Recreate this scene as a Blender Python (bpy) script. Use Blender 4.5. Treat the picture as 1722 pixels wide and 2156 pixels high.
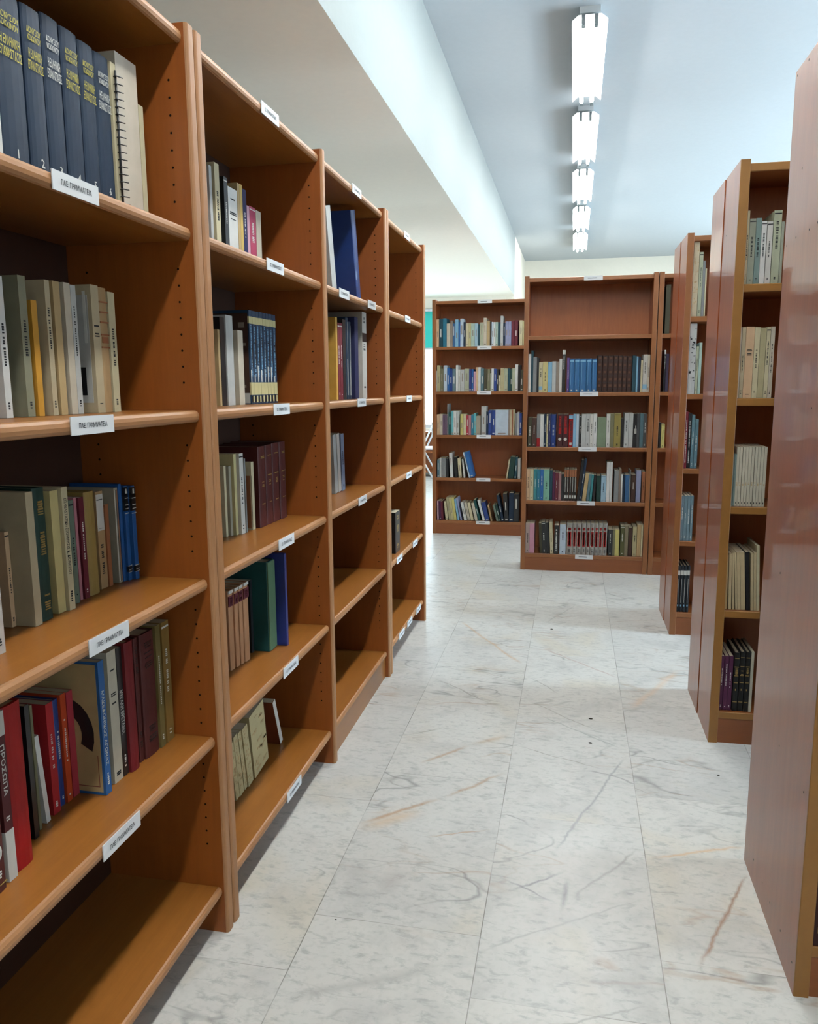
import bpy, bmesh, math, random
from mathutils import Vector, Matrix
PI = math.pi
rnd = random.Random(7)
S = bpy.context.scene
for o in list(bpy.data.objects):
    bpy.data.objects.remove(o, do_unlink=True)
C = S.collection

# ------------------------------------------------------------------ camera
F_PX, YAW, PITCH, ROLL = 1657.17, -0.2048, -0.1587, 0.0065
fw = Vector((math.sin(YAW) * math.cos(PITCH), math.cos(YAW) * math.cos(PITCH), math.sin(PITCH)))
ri = Vector((math.cos(YAW), -math.sin(YAW), 0))
dn = fw.cross(ri)
r2 = math.cos(ROLL) * ri + math.sin(ROLL) * dn
d2 = -math.sin(ROLL) * ri + math.cos(ROLL) * dn
cam = bpy.data.cameras.new('camera')
cam.sensor_fit = 'HORIZONTAL'; cam.sensor_width = 36; cam.lens = 36 * F_PX / 1722
cam.clip_start = 0.02; cam.clip_end = 200
co = bpy.data.objects.new('camera', cam); C.objects.link(co)
M = Matrix((r2, -d2, -fw)).transposed().to_4x4()
M.translation = Vector((0, 0, 1.25))
co.matrix_world = M
S.camera = co

# ------------------------------------------------------------------ view, world, daylight
S.view_settings.view_transform = 'Standard'
S.view_settings.look = 'None'
S.view_settings.gamma = 1
S.view_settings.exposure = 1.2
S.view_settings.use_curve_mapping = False
w = bpy.data.worlds.new('daylight'); S.world = w; w.use_nodes = True
bg = w.node_tree.nodes['Background']
bg.inputs[0].default_value = (0.78, 0.90, 1.0, 1); bg.inputs[1].default_value = 2.2
LAMP_STRENGTH = 48.0
LAMP_COLOR = (0.95, 0.98, 0.97, 1)

def area(name, loc, rot, sx, sy, power, col):
    l = bpy.data.lights.new(name, 'AREA'); l.shape = 'RECTANGLE'; l.size = sx; l.size_y = sy
    l.energy = power; l.color = col
    o = bpy.data.objects.new(name, l); C.objects.link(o); o.location = loc; o.rotation_euler = rot
    return o
DAY = (0.62, 0.84, 1.0)
# daylight entering through the three windows of the right-hand wall and the window wall at the far left
for y, z, hz, wy, p in ((0.6, 1.6, 2.1, 2.4, 4), (2.42, 1.25, 1.4, .5, 34), (3.66, 1.25, 1.4, .6, 95), (4.90, 1.25, 1.4, .5, 45), (7.2, 1.6, 2.1, 2.4, 40), (10.4, 1.6, 2.1, 2.4, 80)):
    area('window_daylight', (3.62, y, z), (0, PI / 2, 0), hz, wy, p, DAY)
area('window_daylight', (-2.6, 11.05, 1.3), (-PI / 2, 0, 0), 3.0, 1.2, 24, DAY)
area('window_daylight', (-3.88, 8.4, 1.6), (0, -PI / 2, 0), 1.3, 3.2, 22, DAY)

# ------------------------------------------------------------------ node helpers
def lin(h):
    h = h.lstrip('#'); v = [int(h[i:i + 2], 16) / 255 for i in (0, 2, 4)]
    return tuple(c / 12.92 if c <= .04045 else ((c + .055) / 1.055) ** 2.4 for c in v) + (1,)
class N:
    def __init__(s, name):
        s.m = bpy.data.materials.new(name); s.m.use_nodes = True
        s.t = s.m.node_tree; s.b = s.t.nodes['Principled BSDF']
    def n(s, typ, **k):
        x = s.t.nodes.new(typ)
        for a, v in k.items(): setattr(x, a, v)
        return x
    def l(s, a, b): s.t.links.new(a, b)
    def set(s, **k):
        for a, v in k.items(): s.b.inputs[a.replace('_', ' ')].default_value = v
        return s
    def math(s, op, a, b=None, c=None, clamp=False):
        x = s.n('ShaderNodeMath', operation=op, use_clamp=clamp)
        for i, v in enumerate((a, b, c)):
            if v is None: continue
            if isinstance(v, (int, float)): x.inputs[i].default_value = v
            else: s.l(v, x.inputs[i])
        return x.outputs[0]
    def mix(s, f, a, b, mode='MIX'):
        x = s.n('ShaderNodeMix', data_type='RGBA', blend_type=mode)
        for i, v in ((0, f), (6, a), (7, b)):
            if isinstance(v, (int, float)): x.inputs[i].default_value = v
            elif isinstance(v, tuple): x.inputs[i].default_value = v
            else: s.l(v, x.inputs[i])
        return x.outputs[2]
    def ramp(s, f, *stops):
        x = s.n('ShaderNodeValToRGB'); e = x.color_ramp.elements
        while len(e) < len(stops): e.new(0.5)
        for el, (p, c) in zip(e, stops): el.position = p; el.color = c
        s.l(f, x.inputs[0]); return x.outputs[0]
    def noise(s, vec, scale, detail=3, rough=.5, dist=0):
        x = s.n('ShaderNodeTexNoise'); x.inputs['Scale'].default_value = scale
        x.inputs['Detail'].default_value = detail; x.inputs['Roughness'].default_value = rough
        x.inputs['Distortion'].default_value = dist
        if vec: s.l(vec, x.inputs['Vector'])
        return x.outputs[0]
    def coord(s, kind='Object', scale=(1, 1, 1), loc=(0, 0, 0)):
        c = s.n('ShaderNodeTexCoord'); m = s.n('ShaderNodeMapping')
        m.inputs['Scale'].default_value = scale; m.inputs['Location'].default_value = loc
        s.l(c.outputs[kind], m.inputs[0]); return m.outputs[0]

REFL = 0.58      # reflectance scale shared by wood, covers and stone (exposure is set to match)
def dim(c, k=None):
    k = REFL if k is None else k
    return (c[0] * k, c[1] * k, c[2] * k, 1)
def wood(name, base, dark, scale, rough=.35, coat=.3, coat_rough=.12, contrast=.5, spec=.4):
    w = N(name); w.b.inputs['Specular IOR Level'].default_value = spec
    v = w.coord(scale=scale)
    f = w.noise(v, 3.0, 4, .55, .3)
    g = w.noise(v, 14.0, 3, .6)
    s = w.math('ADD', w.math('MULTIPLY', f, .6), w.math('MULTIPLY', g, .4))
    c = w.ramp(s, (.5 - contrast * .45, dim(lin(dark))), (.5 + contrast * .45, dim(lin(base))))
    w.l(c, w.b.inputs['Base Color'])
    w.set(Roughness=rough, Coat_Weight=coat, Coat_Roughness=coat_rough)
    return w.m
# left run: laminated beech, warm orange
WV = wood('beech_laminate_upright', '#a65b1f', '#974f19', (14, 14, .9), .42, .12, .22)
WH = wood('beech_laminate_shelf', '#aa6c2c', '#9a5e23', (.9, 14, 14), .36, .2, .2)
WE = wood('beech_edge_band', '#b58256', '#ad7a4f', (3, 3, 3), .5, .08, .3, contrast=.9, spec=.25)
WB = wood('beech_back_painted_shade', '#3c2010', '#331a0c', (10, 10, .9), .5, .1, .3)  # darker than the other beech: shade of the shelf interiors put into the colour
# far and right runs: redder, more polished cherry
RV = wood('cherry_laminate_upright', '#b05c2a', '#9a4a1e', (14, 14, .8), .4, .5, .035, spec=.12)
RH = wood('cherry_laminate_shelf', '#9c5826', '#8a4a1e', (.9, 14, 14), .36, .35, .2)
RE = wood('cherry_edge_band', '#a06434', '#90572a', (3, 3, 3), .42, .2, .3)
OE = wood('ochre_edge_band', '#a87434', '#9c6a2c', (3, 3, 3), .42, .2, .3)
RB = wood('cherry_back_board', '#c4723a', '#aa5e2e', (10, 10, .9), .45, .15, .3)

def plain(name, hexc, rough=.6, spec=.4, metal=0., coat=0., emis=None, es=0, var=.06, k=None):
    w = N(name); w.set(Roughness=rough, Metallic=metal, Coat_Weight=coat)
    w.b.inputs['Specular IOR Level'].default_value = spec
    c = dim(lin(hexc), k)
    n = w.noise(w.coord(scale=(1, 1, 1)), 30, 3)
    d = tuple(x * (1 - var * 2) for x in c[:3]) + (1,)
    w.l(w.ramp(n, (.35, d), (.65, c)), w.b.inputs['Base Color'])
    if emis:
        w.b.inputs['Emission Color'].default_value = emis; w.b.inputs['Emission Strength'].default_value = es
    return w.m
M_CEIL = plain('ceiling_paint', '#c4c8ca', .9, .2, var=.01, k=.72)
M_WALL = plain('wall_paint', '#dad2c2', .85, .25, var=.01, k=.9)
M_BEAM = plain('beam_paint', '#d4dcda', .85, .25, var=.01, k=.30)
M_SOFF = plain('soffit_paint', '#e2dacb', .9, .2, var=.01, k=1.0)
M_HOLE = plain('pin_hole_dark', '#1a0f08', .9, .1)
M_TAG = plain('white_paper', '#f2f4f4', .5, .3, var=.01)
M_INK = plain('black_ink', '#26282c', .7, .2)
M_WHITE_INK = plain('white_ink', '#e8e8e0', .6, .2)
M_YEL_INK = plain('yellow_ink', '#cfc040', .5, .3)
M_GOLD = plain('gilt', '#b89a55', .4, .5, metal=.3)
M_PAGE = plain('page_block', '#d8ccb0', .9, .1)
M_LAMPBODY = plain('lamp_body_white', '#e8ecec', .4, .4, var=.01)
M_SOCKET = plain('lamp_socket', '#8c9494', .5, .4)
M_FRAME = plain('window_frame_white', '#e8e8e8', .4, .4)
M_TUBE = plain('lit_tube', '#ffffff', .5, .3, emis=LAMP_COLOR, es=LAMP_STRENGTH)

# ------------------------------------------------------------------ marble floor material
def marble():
    w = N('white_marble_tiles')
    tc = w.n('ShaderNodeTexCoord'); P = tc.outputs['Object']
    sx = w.n('ShaderNodeSeparateXYZ'); w.l(P, sx.inputs[0])
    X, Y = sx.outputs[0], sx.outputs[1]
    xs = w.math('DIVIDE', w.math('ADD', X, 0.575), 0.3975)
    col = w.math('FLOOR', xs); fx = w.math('SUBTRACT', xs, col)
    odd = w.math('FLOORED_MODULO', col, 2.0)
    ys = w.math('ADD', w.math('DIVIDE', w.math('SUBTRACT', Y, 1.63), 0.36 * 2), w.math('MULTIPLY', odd, 0.26))
    row = w.math('FLOOR', ys); fy = w.math('SUBTRACT', ys, row)
    ex = w.math('MULTIPLY', w.math('MINIMUM', fx, w.math('SUBTRACT', 1.0, fx)), .3975)
    ey = w.math('MULTIPLY', w.math('MINIMUM', fy, w.math('SUBTRACT', 1.0, fy)), .72)
    cid = w.n('ShaderNodeCombineXYZ'); w.l(col, cid.inputs[0]); w.l(row, cid.inputs[1])
    wn = w.n('ShaderNodeTexWhiteNoise', noise_dimensions='3D'); w.l(cid.outputs[0], wn.inputs['Vector'])
    # per-tile shifted coordinates so the veins break at the joints
    off = w.n('ShaderNodeVectorMath', operation='SCALE'); w.l(wn.outputs['Color'], off.inputs[0]); off.inputs['Scale'].default_value = 13
    pv = w.n('ShaderNodeVectorMath', operation='ADD'); w.l(P, pv.inputs[0]); w.l(off.outputs[0], pv.inputs[1])
    pv = pv.outputs[0]
    def mapped(v, sc, rz):
        m = w.n('ShaderNodeMapping'); m.inputs['Scale'].default_value = sc; m.inputs['Rotation'].default_value = (0, 0, rz)
        w.l(v, m.inputs[0]); return m.outputs[0]
    base = w.mix(wn.outputs['Value'], lin('#cbcac6'), lin('#c2c2c0'))
    # cloudy grey and beige patches
    c1 = w.noise(pv, 5, 5, .6, .6)
    base = w.mix(w.ramp(c1, (.5, (0, 0, 0, 1)), (.72, (.55, .55, .55, 1))), base, lin('#a5a4a3'))
    c2 = w.noise(mapped(pv, (1, 1, 1), .7), 2.4, 3, .5, .8)
    base = w.mix(w.ramp(c2, (.56, (0, 0, 0, 1)), (.75, (.5, .5, .5, 1))), base, lin('#c3b8a0'))
    # mottling: small grey flecks stretched along one direction
    c3 = w.noise(mapped(pv, (1.0, 2.2, 1), .6), 26, 4, .65, .4)
    base = w.mix(w.ramp(c3, (.52, (0, 0, 0, 1)), (.68, (.62, .62, .62, 1))), base, lin('#9a9b99'))
    c3b = w.noise(pv, 70, 2, .5)
    base = w.mix(w.ramp(c3b, (.5, (0, 0, 0, 1)), (.8, (.35, .35, .35, 1))), base, lin('#a5a4a0'))
    # thin dark veins: ridge of a distorted noise
    for rz, sc, wd, colr, st in ((.55, (1.1, 3.2, 1), .012, '#757674', .7), (-.5, (.9, 2.6, 1), .008, '#7d7a75', .5), (.9, (.8, 2.8, 1), .010, '#9c744a', .4)):
        v = w.noise(mapped(pv, sc, rz), 1.5, 3, .45, .35)
        rid = w.math('ABSOLUTE', w.math('SUBTRACT', v, .5))
        line = w.math('SUBTRACT', 1.0, w.math('DIVIDE', rid, wd), clamp=True)
        gate = w.ramp(w.noise(pv, 3.0, 2), (.47, (0, 0, 0, 1)), (.6, (1, 1, 1, 1)))
        base = w.mix(w.math('MULTIPLY', w.math('MULTIPLY', line, gate), st), base, lin(colr))
    # the individual veins that cross the tiles in this aisle: (ax, ay, bx, by, halfwidth, colour, strength)
    wob = w.math('MULTIPLY', w.math('SUBTRACT', w.noise(P, 6, 3, .5), .5), .035)
    wob2 = w.math('MULTIPLY', w.math('SUBTRACT', w.noise(P, 45, 3, .6), .5), .012)
    for ax, ay, bx, by, hw, colr, st in VEINS:
        dx, dy = bx - ax, by - ay; L = math.hypot(dx, dy); ux, uy = dx / L, dy / L
        rx = w.math('SUBTRACT', X, ax); ry = w.math('SUBTRACT', Y, ay)
        t = w.math('ADD', w.math('MULTIPLY', rx, ux), w.math('MULTIPLY', ry, uy))
        d = w.math('ADD', w.math('MULTIPLY', rx, -uy), w.math('MULTIPLY', ry, ux))
        d = w.math('ABSOLUTE', w.math('ADD', w.math('ADD', d, wob), wob2))
        inside = w.math('MULTIPLY', w.math('MULTIPLY', t, 14.0, clamp=True), w.math('MULTIPLY', w.math('SUBTRACT', L, t), 14.0, clamp=True))
        f = w.math('MULTIPLY', w.math('SUBTRACT', 1.0, w.math('DIVIDE', d, hw), clamp=True), inside)
        base = w.mix(w.math('MULTIPLY', f, st), base, lin(colr))
    # joints
    j1 = w.math('LESS_THAN', ex, .0011); j2 = w.math('LESS_THAN', ey, .0009)
    fade = w.ramp(w.noise(P, 4, 2), (.35, (.25, .25, .25, 1)), (.6, (1, 1, 1, 1)))
    j = w.math('MAXIMUM', w.math('MULTIPLY', j1, .9), w.math('MULTIPLY', j2, .65))
    base = w.mix(w.math('MULTIPLY', j, fade), base, lin('#6d6962'))
    base = w.mix(1.0, base, (.80, .79, .765, 1), 'MULTIPLY')
    w.l(base, w.b.inputs['Base Color'])
    rr = w.noise(P, 18, 3)
    w.l(w.math('ADD', w.math('MULTIPLY', rr, .10), .29), w.b.inputs['Roughness'])
    w.b.inputs['Specular IOR Level'].default_value = .30
    b = w.n('ShaderNodeBump'); b.inputs['Strength'].default_value = .08; b.inputs['Distance'].default_value = .01
    w.l(w.noise(P, 3, 2), b.inputs['Height']); w.l(b.outputs[0], w.b.inputs['Normal'])
    return w.m
VEINS = [(-.575, 2.03, -.36, 2.22, .012, '#a9855f', .8), (-.36, 2.22, -.19, 2.42, .010, '#a9855f', .7), (-.575, 2.0, -.40, 2.14, .035, '#c9a880', .5),
         (-.47, 2.42, -.33, 2.60, .012, '#a9855f', .75), (-.33, 2.60, -.19, 2.70, .018, '#b0906c', .6),
         (-.56, 4.05, -.20, 3.45, .012, '#bd9465', .6), (-.12, 3.7, .22, 3.35, .008, '#ab8f86', .7),
         (.25, 3.02, .48, 3.5, .02, '#d0b090', .5), (.30, 1.62, .47, 2.0, .007, '#94735a', .9), (.23, 2.02, .50, 2.13, .008, '#c9a070', .7),
         (-.13, 1.80, .02, 1.92, .006, '#77787a', .9), (-.02, 2.0, .20, 2.60, .006, '#8b8d8e', .8), (.02, 1.80, .21, 2.06, .006, '#95938e', .8),
         (-.10, 2.9, .20, 2.66, .005, '#8a8f8a', .7), (-.57, 2.62, -.43, 2.73, .005, '#8e8b82', .8), (-.38, 2.0, -.20, 2.08, .005, '#b08a64', .7),
         (-.18, 1.58, .20, 1.84, .005, '#a09f9c', .7), (-.55, 3.2, -.30, 2.98, .005, '#86807c', .8), (-.14, 3.02, .12, 2.80, .004, '#8a857e', .8), (-.16, 2.62, .14, 2.5, .004, '#8a857e', .8), (-.17, 3.3, -.02, 3.12, .004, '#86807c', .8), (-.56, 1.36, -.25, 1.52, .02, '#a9a7a4', .6), (-.08, 1.36, .2, 1.5, .004, '#a09f9c', .8), (.0, 1.74, .02, 1.9, .009, '#6d6e6e', .7), (.03, 1.78, .05, 1.86, .007, '#6d6e6e', .7), (-.16, 1.86, .0, 1.78, .005, '#77787a', .8), (.15, 1.74, .215, 1.80, .03, '#9a9b9b', .7), (-.45, 1.72, -.40, 1.86, .035, '#a8a29f', .6), (-.12, 4.1, .05, 4.5, .006, '#8f8f8c', .6)]
M_FLOOR = marble()

# ------------------------------------------------------------------ mesh helpers
class MB:
    def __init__(s): s.v = []; s.f = []; s.mi = []; s.sm = []
    def face(s, idx, m=0, smooth=False): s.f.append(idx); s.mi.append(m); s.sm.append(smooth)
    def box(s, a, b, m=0, rot=None, piv=(0, 0, 0)):
        i = len(s.v)
        for x in (a[0], b[0]):
            for y in (a[1], b[1]):
                for z in (a[2], b[2]):
                    p = Vector((x, y, z))
                    if rot: p = rot @ (p - Vector(piv)) + Vector(piv)
                    s.v.append(p)
        for q in ((0, 1, 3, 2), (4, 6, 7, 5), (0, 4, 5, 1), (2, 3, 7, 6), (0, 2, 6, 4), (1, 5, 7, 3)):
            s.face([i + k for k in q], m)
        return s
    def prism(s, pts, axis, a, b, m=0, mside=None, smooth=False):
        """closed outline of 2-D points extruded along axis ('x','y','z') from a to b"""
        def P(u, v, t): return {'x': (t, u, v), 'y': (u, t, v), 'z': (u, v, t)}[axis]
        i = len(s.v); n = len(pts)
        for t in (a, b):
            for u, v in pts: s.v.append(Vector(P(u, v, t)))
        s.face([i + k for k in range(n)], m); s.face([i + n + k for k in reversed(range(n))], m)
        for k in range(n):
            k2 = (k + 1) % n
            mm = mside(k) if mside else m
            s.face([i + k, i + n + k, i + n + k2, i + k2], mm, smooth)
        return s
    def cyl(s, p, q, r, n=10, m=0, r2=None, caps=True):
        p, q = Vector(p), Vector(q); d = (q - p).normalized()
        u = d.orthogonal().normalized(); v = d.cross(u); i = len(s.v); r2 = r if r2 is None else r2
        for c, rr in ((p, r), (q, r2)):
            for k in range(n):
                a = 2 * PI * k / n; s.v.append(c + rr * (math.cos(a) * u + math.sin(a) * v))
        for k in range(n): s.face([i + k, i + (k + 1) % n, i + n + (k + 1) % n, i + n + k], m, True)
        if caps: s.face([i + k for k in reversed(range(n))], m); s.face([i + n + k for k in range(n)], m)
        return s
    def disc(s, c, axis, r, m, n=6):
        c = Vector(c); a = Vector(axis).normalized(); u = a.orthogonal().normalized(); v = a.cross(u); i = len(s.v)
        for k in range(n):
            t = 2 * PI * k / n; s.v.append(c + r * (math.cos(t) * u + math.sin(t) * v))
        s.face([i + k for k in range(n)], m); return s
    def build(s, name, mats, parent=None, loc=None, fix=True):
        me = bpy.data.meshes.new(name); me.from_pydata([tuple(v) for v in s.v], [], s.f)
        for m in (mats if isinstance(mats, (list, tuple)) else [mats]): me.materials.append(m)
        for p, mi, sm in zip(me.polygons, s.mi, s.sm): p.material_index = mi; p.use_smooth = sm
        if fix:
            bm = bmesh.new(); bm.from_mesh(me); bmesh.ops.recalc_face_normals(bm, faces=bm.faces[:]); bm.to_mesh(me); bm.free()
        o = bpy.data.objects.new(name, me); C.objects.link(o)
        if parent: o.parent = parent
        if loc: o.location = loc
        return o
def tag(o, label=None, cat=None, group=None, kind=None):
    for k, v in (('label', label), ('category', cat), ('group', group), ('kind', kind)):
        if v: o[k] = v
    return o
def empty(name, loc=(0, 0, 0), rz=0):
    o = bpy.data.objects.new(name, None); C.objects.link(o); o.location = loc; o.rotation_euler = (0, 0, rz)
    o.empty_display_size = .05
    return o
_dg = {}
def text_mesh(txt, height, width=None, vertical=False):
    """lettering as flat polygons in the x-z plane (facing -y), centred; returns verts, faces"""
    key = (txt,)
    if key not in _dg:
        cu = bpy.data.curves.new('lettering', 'FONT'); cu.body = txt; cu.align_x = 'CENTER'; cu.align_y = 'CENTER'; cu.size = 1; cu.resolution_u = 1
        cu.space_line = .95; cu.offset = .014
        o = bpy.data.objects.new('lettering', cu); C.objects.link(o)
        dg = bpy.context.evaluated_depsgraph_get(); dg.update()
        me = o.evaluated_get(dg).to_mesh()
        v = [tuple(x.co) for x in me.vertices]; f = [tuple(p.vertices) for p in me.polygons]
        o.evaluated_get(dg).to_mesh_clear(); bpy.data.objects.remove(o, do_unlink=True); bpy.data.curves.remove(cu)
        _dg[key] = (v, f)
    v, f = _dg[key]
    xs = [a[0] for a in v] or [0, 1]; ys = [a[1] for a in v] or [0, 1]
    w0, h0 = max(xs) - min(xs), max(ys) - min(ys); cx, cy = (max(xs) + min(xs)) / 2, (max(ys) + min(ys)) / 2
    sy = height / h0; sx = (width / w0) if width else sy
    out = [((a[0] - cx) * sx, (a[1] - cy) * sy) for a in v]
    if vertical == 'up': out = [(-y, x) for x, y in out]
    elif vertical: out = [(y, -x) for x, y in out]
    return out, f
def put_text(mb, txt, cx, cz, height, width, y, m, vertical=False):
    v, f = text_mesh(txt, height, width, vertical); i = len(mb.v)
    for x, z in v: mb.v.append(Vector((cx + x, y, cz + z)))
    for q in f: mb.face([i + k for k in q], m)

# ------------------------------------------------------------------ setting
def slab(name, a, b, mat): return tag(MB().box(a, b).build(name, mat), kind='structure')
slab('floor', (-4.1, -3.1, -.1), (3.9, 13.6, 0), M_FLOOR)
slab('ceiling', (-.83, -3.1, 3.25), (3.9, 13.6, 3.4), M_CEIL)
bm_ = MB(); bm_.box((-4.1, -3.1, 2.465), (-.83, 11.22, 3.4))
bm_.mi = [0] * 6
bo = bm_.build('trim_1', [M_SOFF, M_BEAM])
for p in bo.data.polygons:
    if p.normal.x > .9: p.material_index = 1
tag(bo, kind='structure')
slab('wall_back', (-4.1, -3.2, 0), (3.9, -3.1, 3.4), M_WALL)
slab('wall_front', (-.83, 13.45, 0), (3.9, 13.6, 3.4), M_WALL)
slab('trim_2', (-.95, 11.22, 0), (-.83, 13.45, 3.4), M_WALL)

def wall_with_windows(name, along, pos, thick, lo, hi, ztop, wins, zlo, zhi, mat):
    """wall running along 'x' or 'y' at pos; wins = [(a, b)] openings"""
    mb = MB()
    def bx(a, b, z0, z1):
        if along == 'y': mb.box((pos, a, z0), (pos + thick, b, z1))
        else: mb.box((a, pos, z0), (b, pos + thick, z1))
    bx(lo, hi, 0, zlo); bx(lo, hi, zhi, ztop); p = lo
    for a, b in wins: bx(p, a, zlo, zhi); p = b
    bx(p, hi, zlo, zhi)
    return tag(mb.build(name, mat), kind='structure')
g = N('window_glass'); g.set(Roughness=.0, IOR=1.02); g.b.inputs['Transmission Weight'].default_value = 1; g.b.inputs['Specular IOR Level'].default_value = .1
M_GLASS = g.m
_wn = [0]
def window(along, pos, a, b, z0, z1, mull=2, inn=1):
    _wn[0] += 1
    r = tag(empty('window_%d' % _wn[0]), kind='structure'); mb = MB(); t = .05
    def bx(m_, p, q, za, zb, d0=-.03, d1=.03):
        if along == 'y': m_.box((pos + d0, p, za), (pos + d1, q, zb))
        else: m_.box((p, pos + d0, za), (q, pos + d1, zb))
    bx(mb, a, b, z0, z0 + t); bx(mb, a, b, z1 - t, z1); bx(mb, a, a + t, z0 + t, z1 - t); bx(mb, b - t, b, z0 + t, z1 - t)
    for k in range(1, mull):
        c = a + (b - a) * k / mull; bx(mb, c - t / 2, c + t / 2, z0 + t, z1 - t)
    mb.build('window_frame', M_FRAME, r)
    for k in range(mull):
        gm = MB(); bx(gm, a + (b - a) * k / mull + t * .5, a + (b - a) * (k + 1) / mull - t * .5, z0 + t, z1 - t, -.003, .003); gm.build('glass_pane', M_GLASS, r)
rw = [(-1.9, .9), (1.9, 5.4), (5.95, 8.45), (9.15, 11.65)]
wall_with_windows('wall_right', 'y', 3.75, .15, -3.1, 13.6, 3.4, rw, .5, 2.7, M_WALL)
for a, b in rw: window('y', 3.82, a, b, .5, 2.7)
wall_with_windows('wall_left', 'y', -4.1, .1, -3.1, 11.2, 2.465, [(6.8, 10.0)], .95, 2.25, M_WALL)
window('y', -4.05, 6.8, 10.0, .95, 2.25, 3)
wall_with_windows('wall_far_left', 'x', 11.2, .12, -4.1, -.95, 2.47, [(-4.0, -1.3)], .645, 2.31, M_WALL)
window('x', 11.26, -4.0, -1.3, .645, 2.31, 3)
# roller blind pulled half down over that window
bl = N('teal_blind_fabric'); bl.set(Roughness=.8); bl.b.inputs['Base Color'].default_value = lin('#4fb8b0')
tr = bl.n('ShaderNodeBsdfTranslucent'); tr.inputs[0].default_value = lin('#5cc8be'); mx = bl.n('ShaderNodeMixShader'); mx.inputs[0].default_value = .6
bl.l(bl.b.outputs[0], mx.inputs[1]); bl.l(tr.outputs[0], mx.inputs[2]); bl.l(mx.outputs[0], bl.t.nodes['Material Output'].inputs[0])
rb = tag(empty('roller_blind', (-2.65, 11.17, 2.3)), 'teal roller blind half drawn over the far left window', 'blind')
MB().box((-1.3, -.003, -.52), (1.3, .003, -.0)).build('blind_fabric', bl.m, rb)
MB().cyl((-1.33, 0, .0), (1.33, 0, .0), .02).build('blind_roller', M_FRAME, rb)
MB().box((-1.3, -.008, -.545), (1.3, .008, -.52)).build('bottom_rail', M_FRAME, rb)

# ------------------------------------------------------------------ ceiling lamps
ref = N('lamp_reflector'); ref.set(Roughness=.35, Metallic=0.0); ref.b.inputs['Base Color'].default_value = lin('#f4f6f6')
M_REF = ref.m
def make_lamp():
    r = empty('fluorescent_ceiling_lamp')
    L = 1.24
    MB().box((-.055, 0.02, -.035), (.055, L - .02, 0)).build('lamp_housing', M_LAMPBODY, r)
    # folded sheet reflector: flat centre between the tubes and two splayed wings
    t = .002
    prof = [(-.095, -.078), (-.060, -.050), (.060, -.050), (.095, -.078), (.095 - t * .6, -.078 - t * .9), (.060, -.050 - t * 1.1), (-.060, -.050 - t * 1.1), (-.095 + t * .6, -.078 - t * .9)]
    MB().prism(prof, 'y', 0, L).build('reflector', M_REF, r)
    MB().box((-.05, .05, -.050), (.05, L - .05, -.035)).build('gear_tray', M_LAMPBODY, r)
    for x in (-.034, .034):
        MB().cyl((x, .035, -.088), (x, L - .035, -.088), .013, 12).build('tube', M_TUBE, r)
        for y0, y1 in ((-.005, .035), (L - .035, L + .022)):
            MB().box((x - .010, y0, -.105), (x + .010, y1, -.052)).build('lamp_socket', M_SOCKET, r)
    return r
lamp0 = make_lamp()
def dup(root, loc, rz=None):
    r = root.copy(); C.objects.link(r); r.location = loc
    if rz is not None: r.rotation_euler = (0, 0, rz)
    for ch in list(root.children):
        c = ch.copy(); C.objects.link(c); c.parent = r
        for gch in ch.children:
            d = gch.copy(); C.objects.link(d); d.parent = c
    return r
ORD = ['first', 'second', 'third', 'fourth', 'fifth', 'sixth', 'seventh', 'eighth', 'ninth', 'tenth']
NEAR = ['nearest and largest of the five in the row', 'second nearest of the five in the row', 'middle one of the five in the row', 'fourth from the viewer in the row', 'farthest and smallest of the five in the row']
for k in range(-4, 5):
    loc = (.035, 4.66 + 1.553 * k, 3.25)
    o = lamp0 if k == 0 else dup(lamp0, loc)
    o.location = loc; o['category'] = 'ceiling light'; o['group'] = 'lit twin tube fluorescent lamps along the ceiling'
    o['label'] = ('lit twin tube ceiling lamp, ' + NEAR[k]) if k >= 0 else 'lit twin tube ceiling lamp, %s behind the viewpoint' % ORD[-k - 1]

# ------------------------------------------------------------------ bookcases
SH = dict(base=.115, s4=.481, s3=.842, s2=1.203, s1=1.567, top=1.935)
ORDER = ['top', 's1', 's2', 's3', 's4', 'base']
TH = .025; PT = .030; HT = 1.947
TAGTXT = {'A': 'ΠΑΕ: ΓΡΑΜΜΑΤΕΙΑ', 'B': 'ΙΣ. ΓΡΑΜΜΑΤΕΙΑΣ', 'C': 'ΓΡΑΜΜ.', 'x': None}
def shelf_mb(x0, x1, zt, depth, y0=.012, back=None, round_=True):
    mb = MB(); r = TH / 2; pts = []
    if round_:
        for k in range(7):
            a = PI / 2 + PI * k / 6; pts.append((y0 + r * .7 + r * .7 * math.cos(a), zt - r + r * math.sin(a)))
    else: pts = [(y0 + .002, zt), (y0, zt - .002), (y0, zt - TH + .002), (y0 + .002, zt - TH)]
    n = len(pts) - 1
    pts = pts + [(depth, zt - TH), (depth, zt)]
    return mb.prism(pts, 'x', x0, x1, 0, lambda k: 1 if k < n else 0)
def label_obj(parent, cx, zt, y, txt, wid=.117):
    mb = MB(); z0 = zt - TH - .001; z1 = zt + .003
    mb.box((cx - wid / 2, y - .0022, z0), (cx + wid / 2, y - .0002, z1), 0)
    if txt:
        put_text(mb, txt, cx, (z0 + z1) / 2, .0085, wid * .66, y - .0026, 1)
    else:
        z = (z0 + z1) / 2
        mb.box((cx - .035, y - .0027, z - .0015), (cx + .02, y - .0022, z + .0015), 1)
    return mb.build('shelf_label', [M_TAG, M_INK], parent, fix=False)
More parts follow.
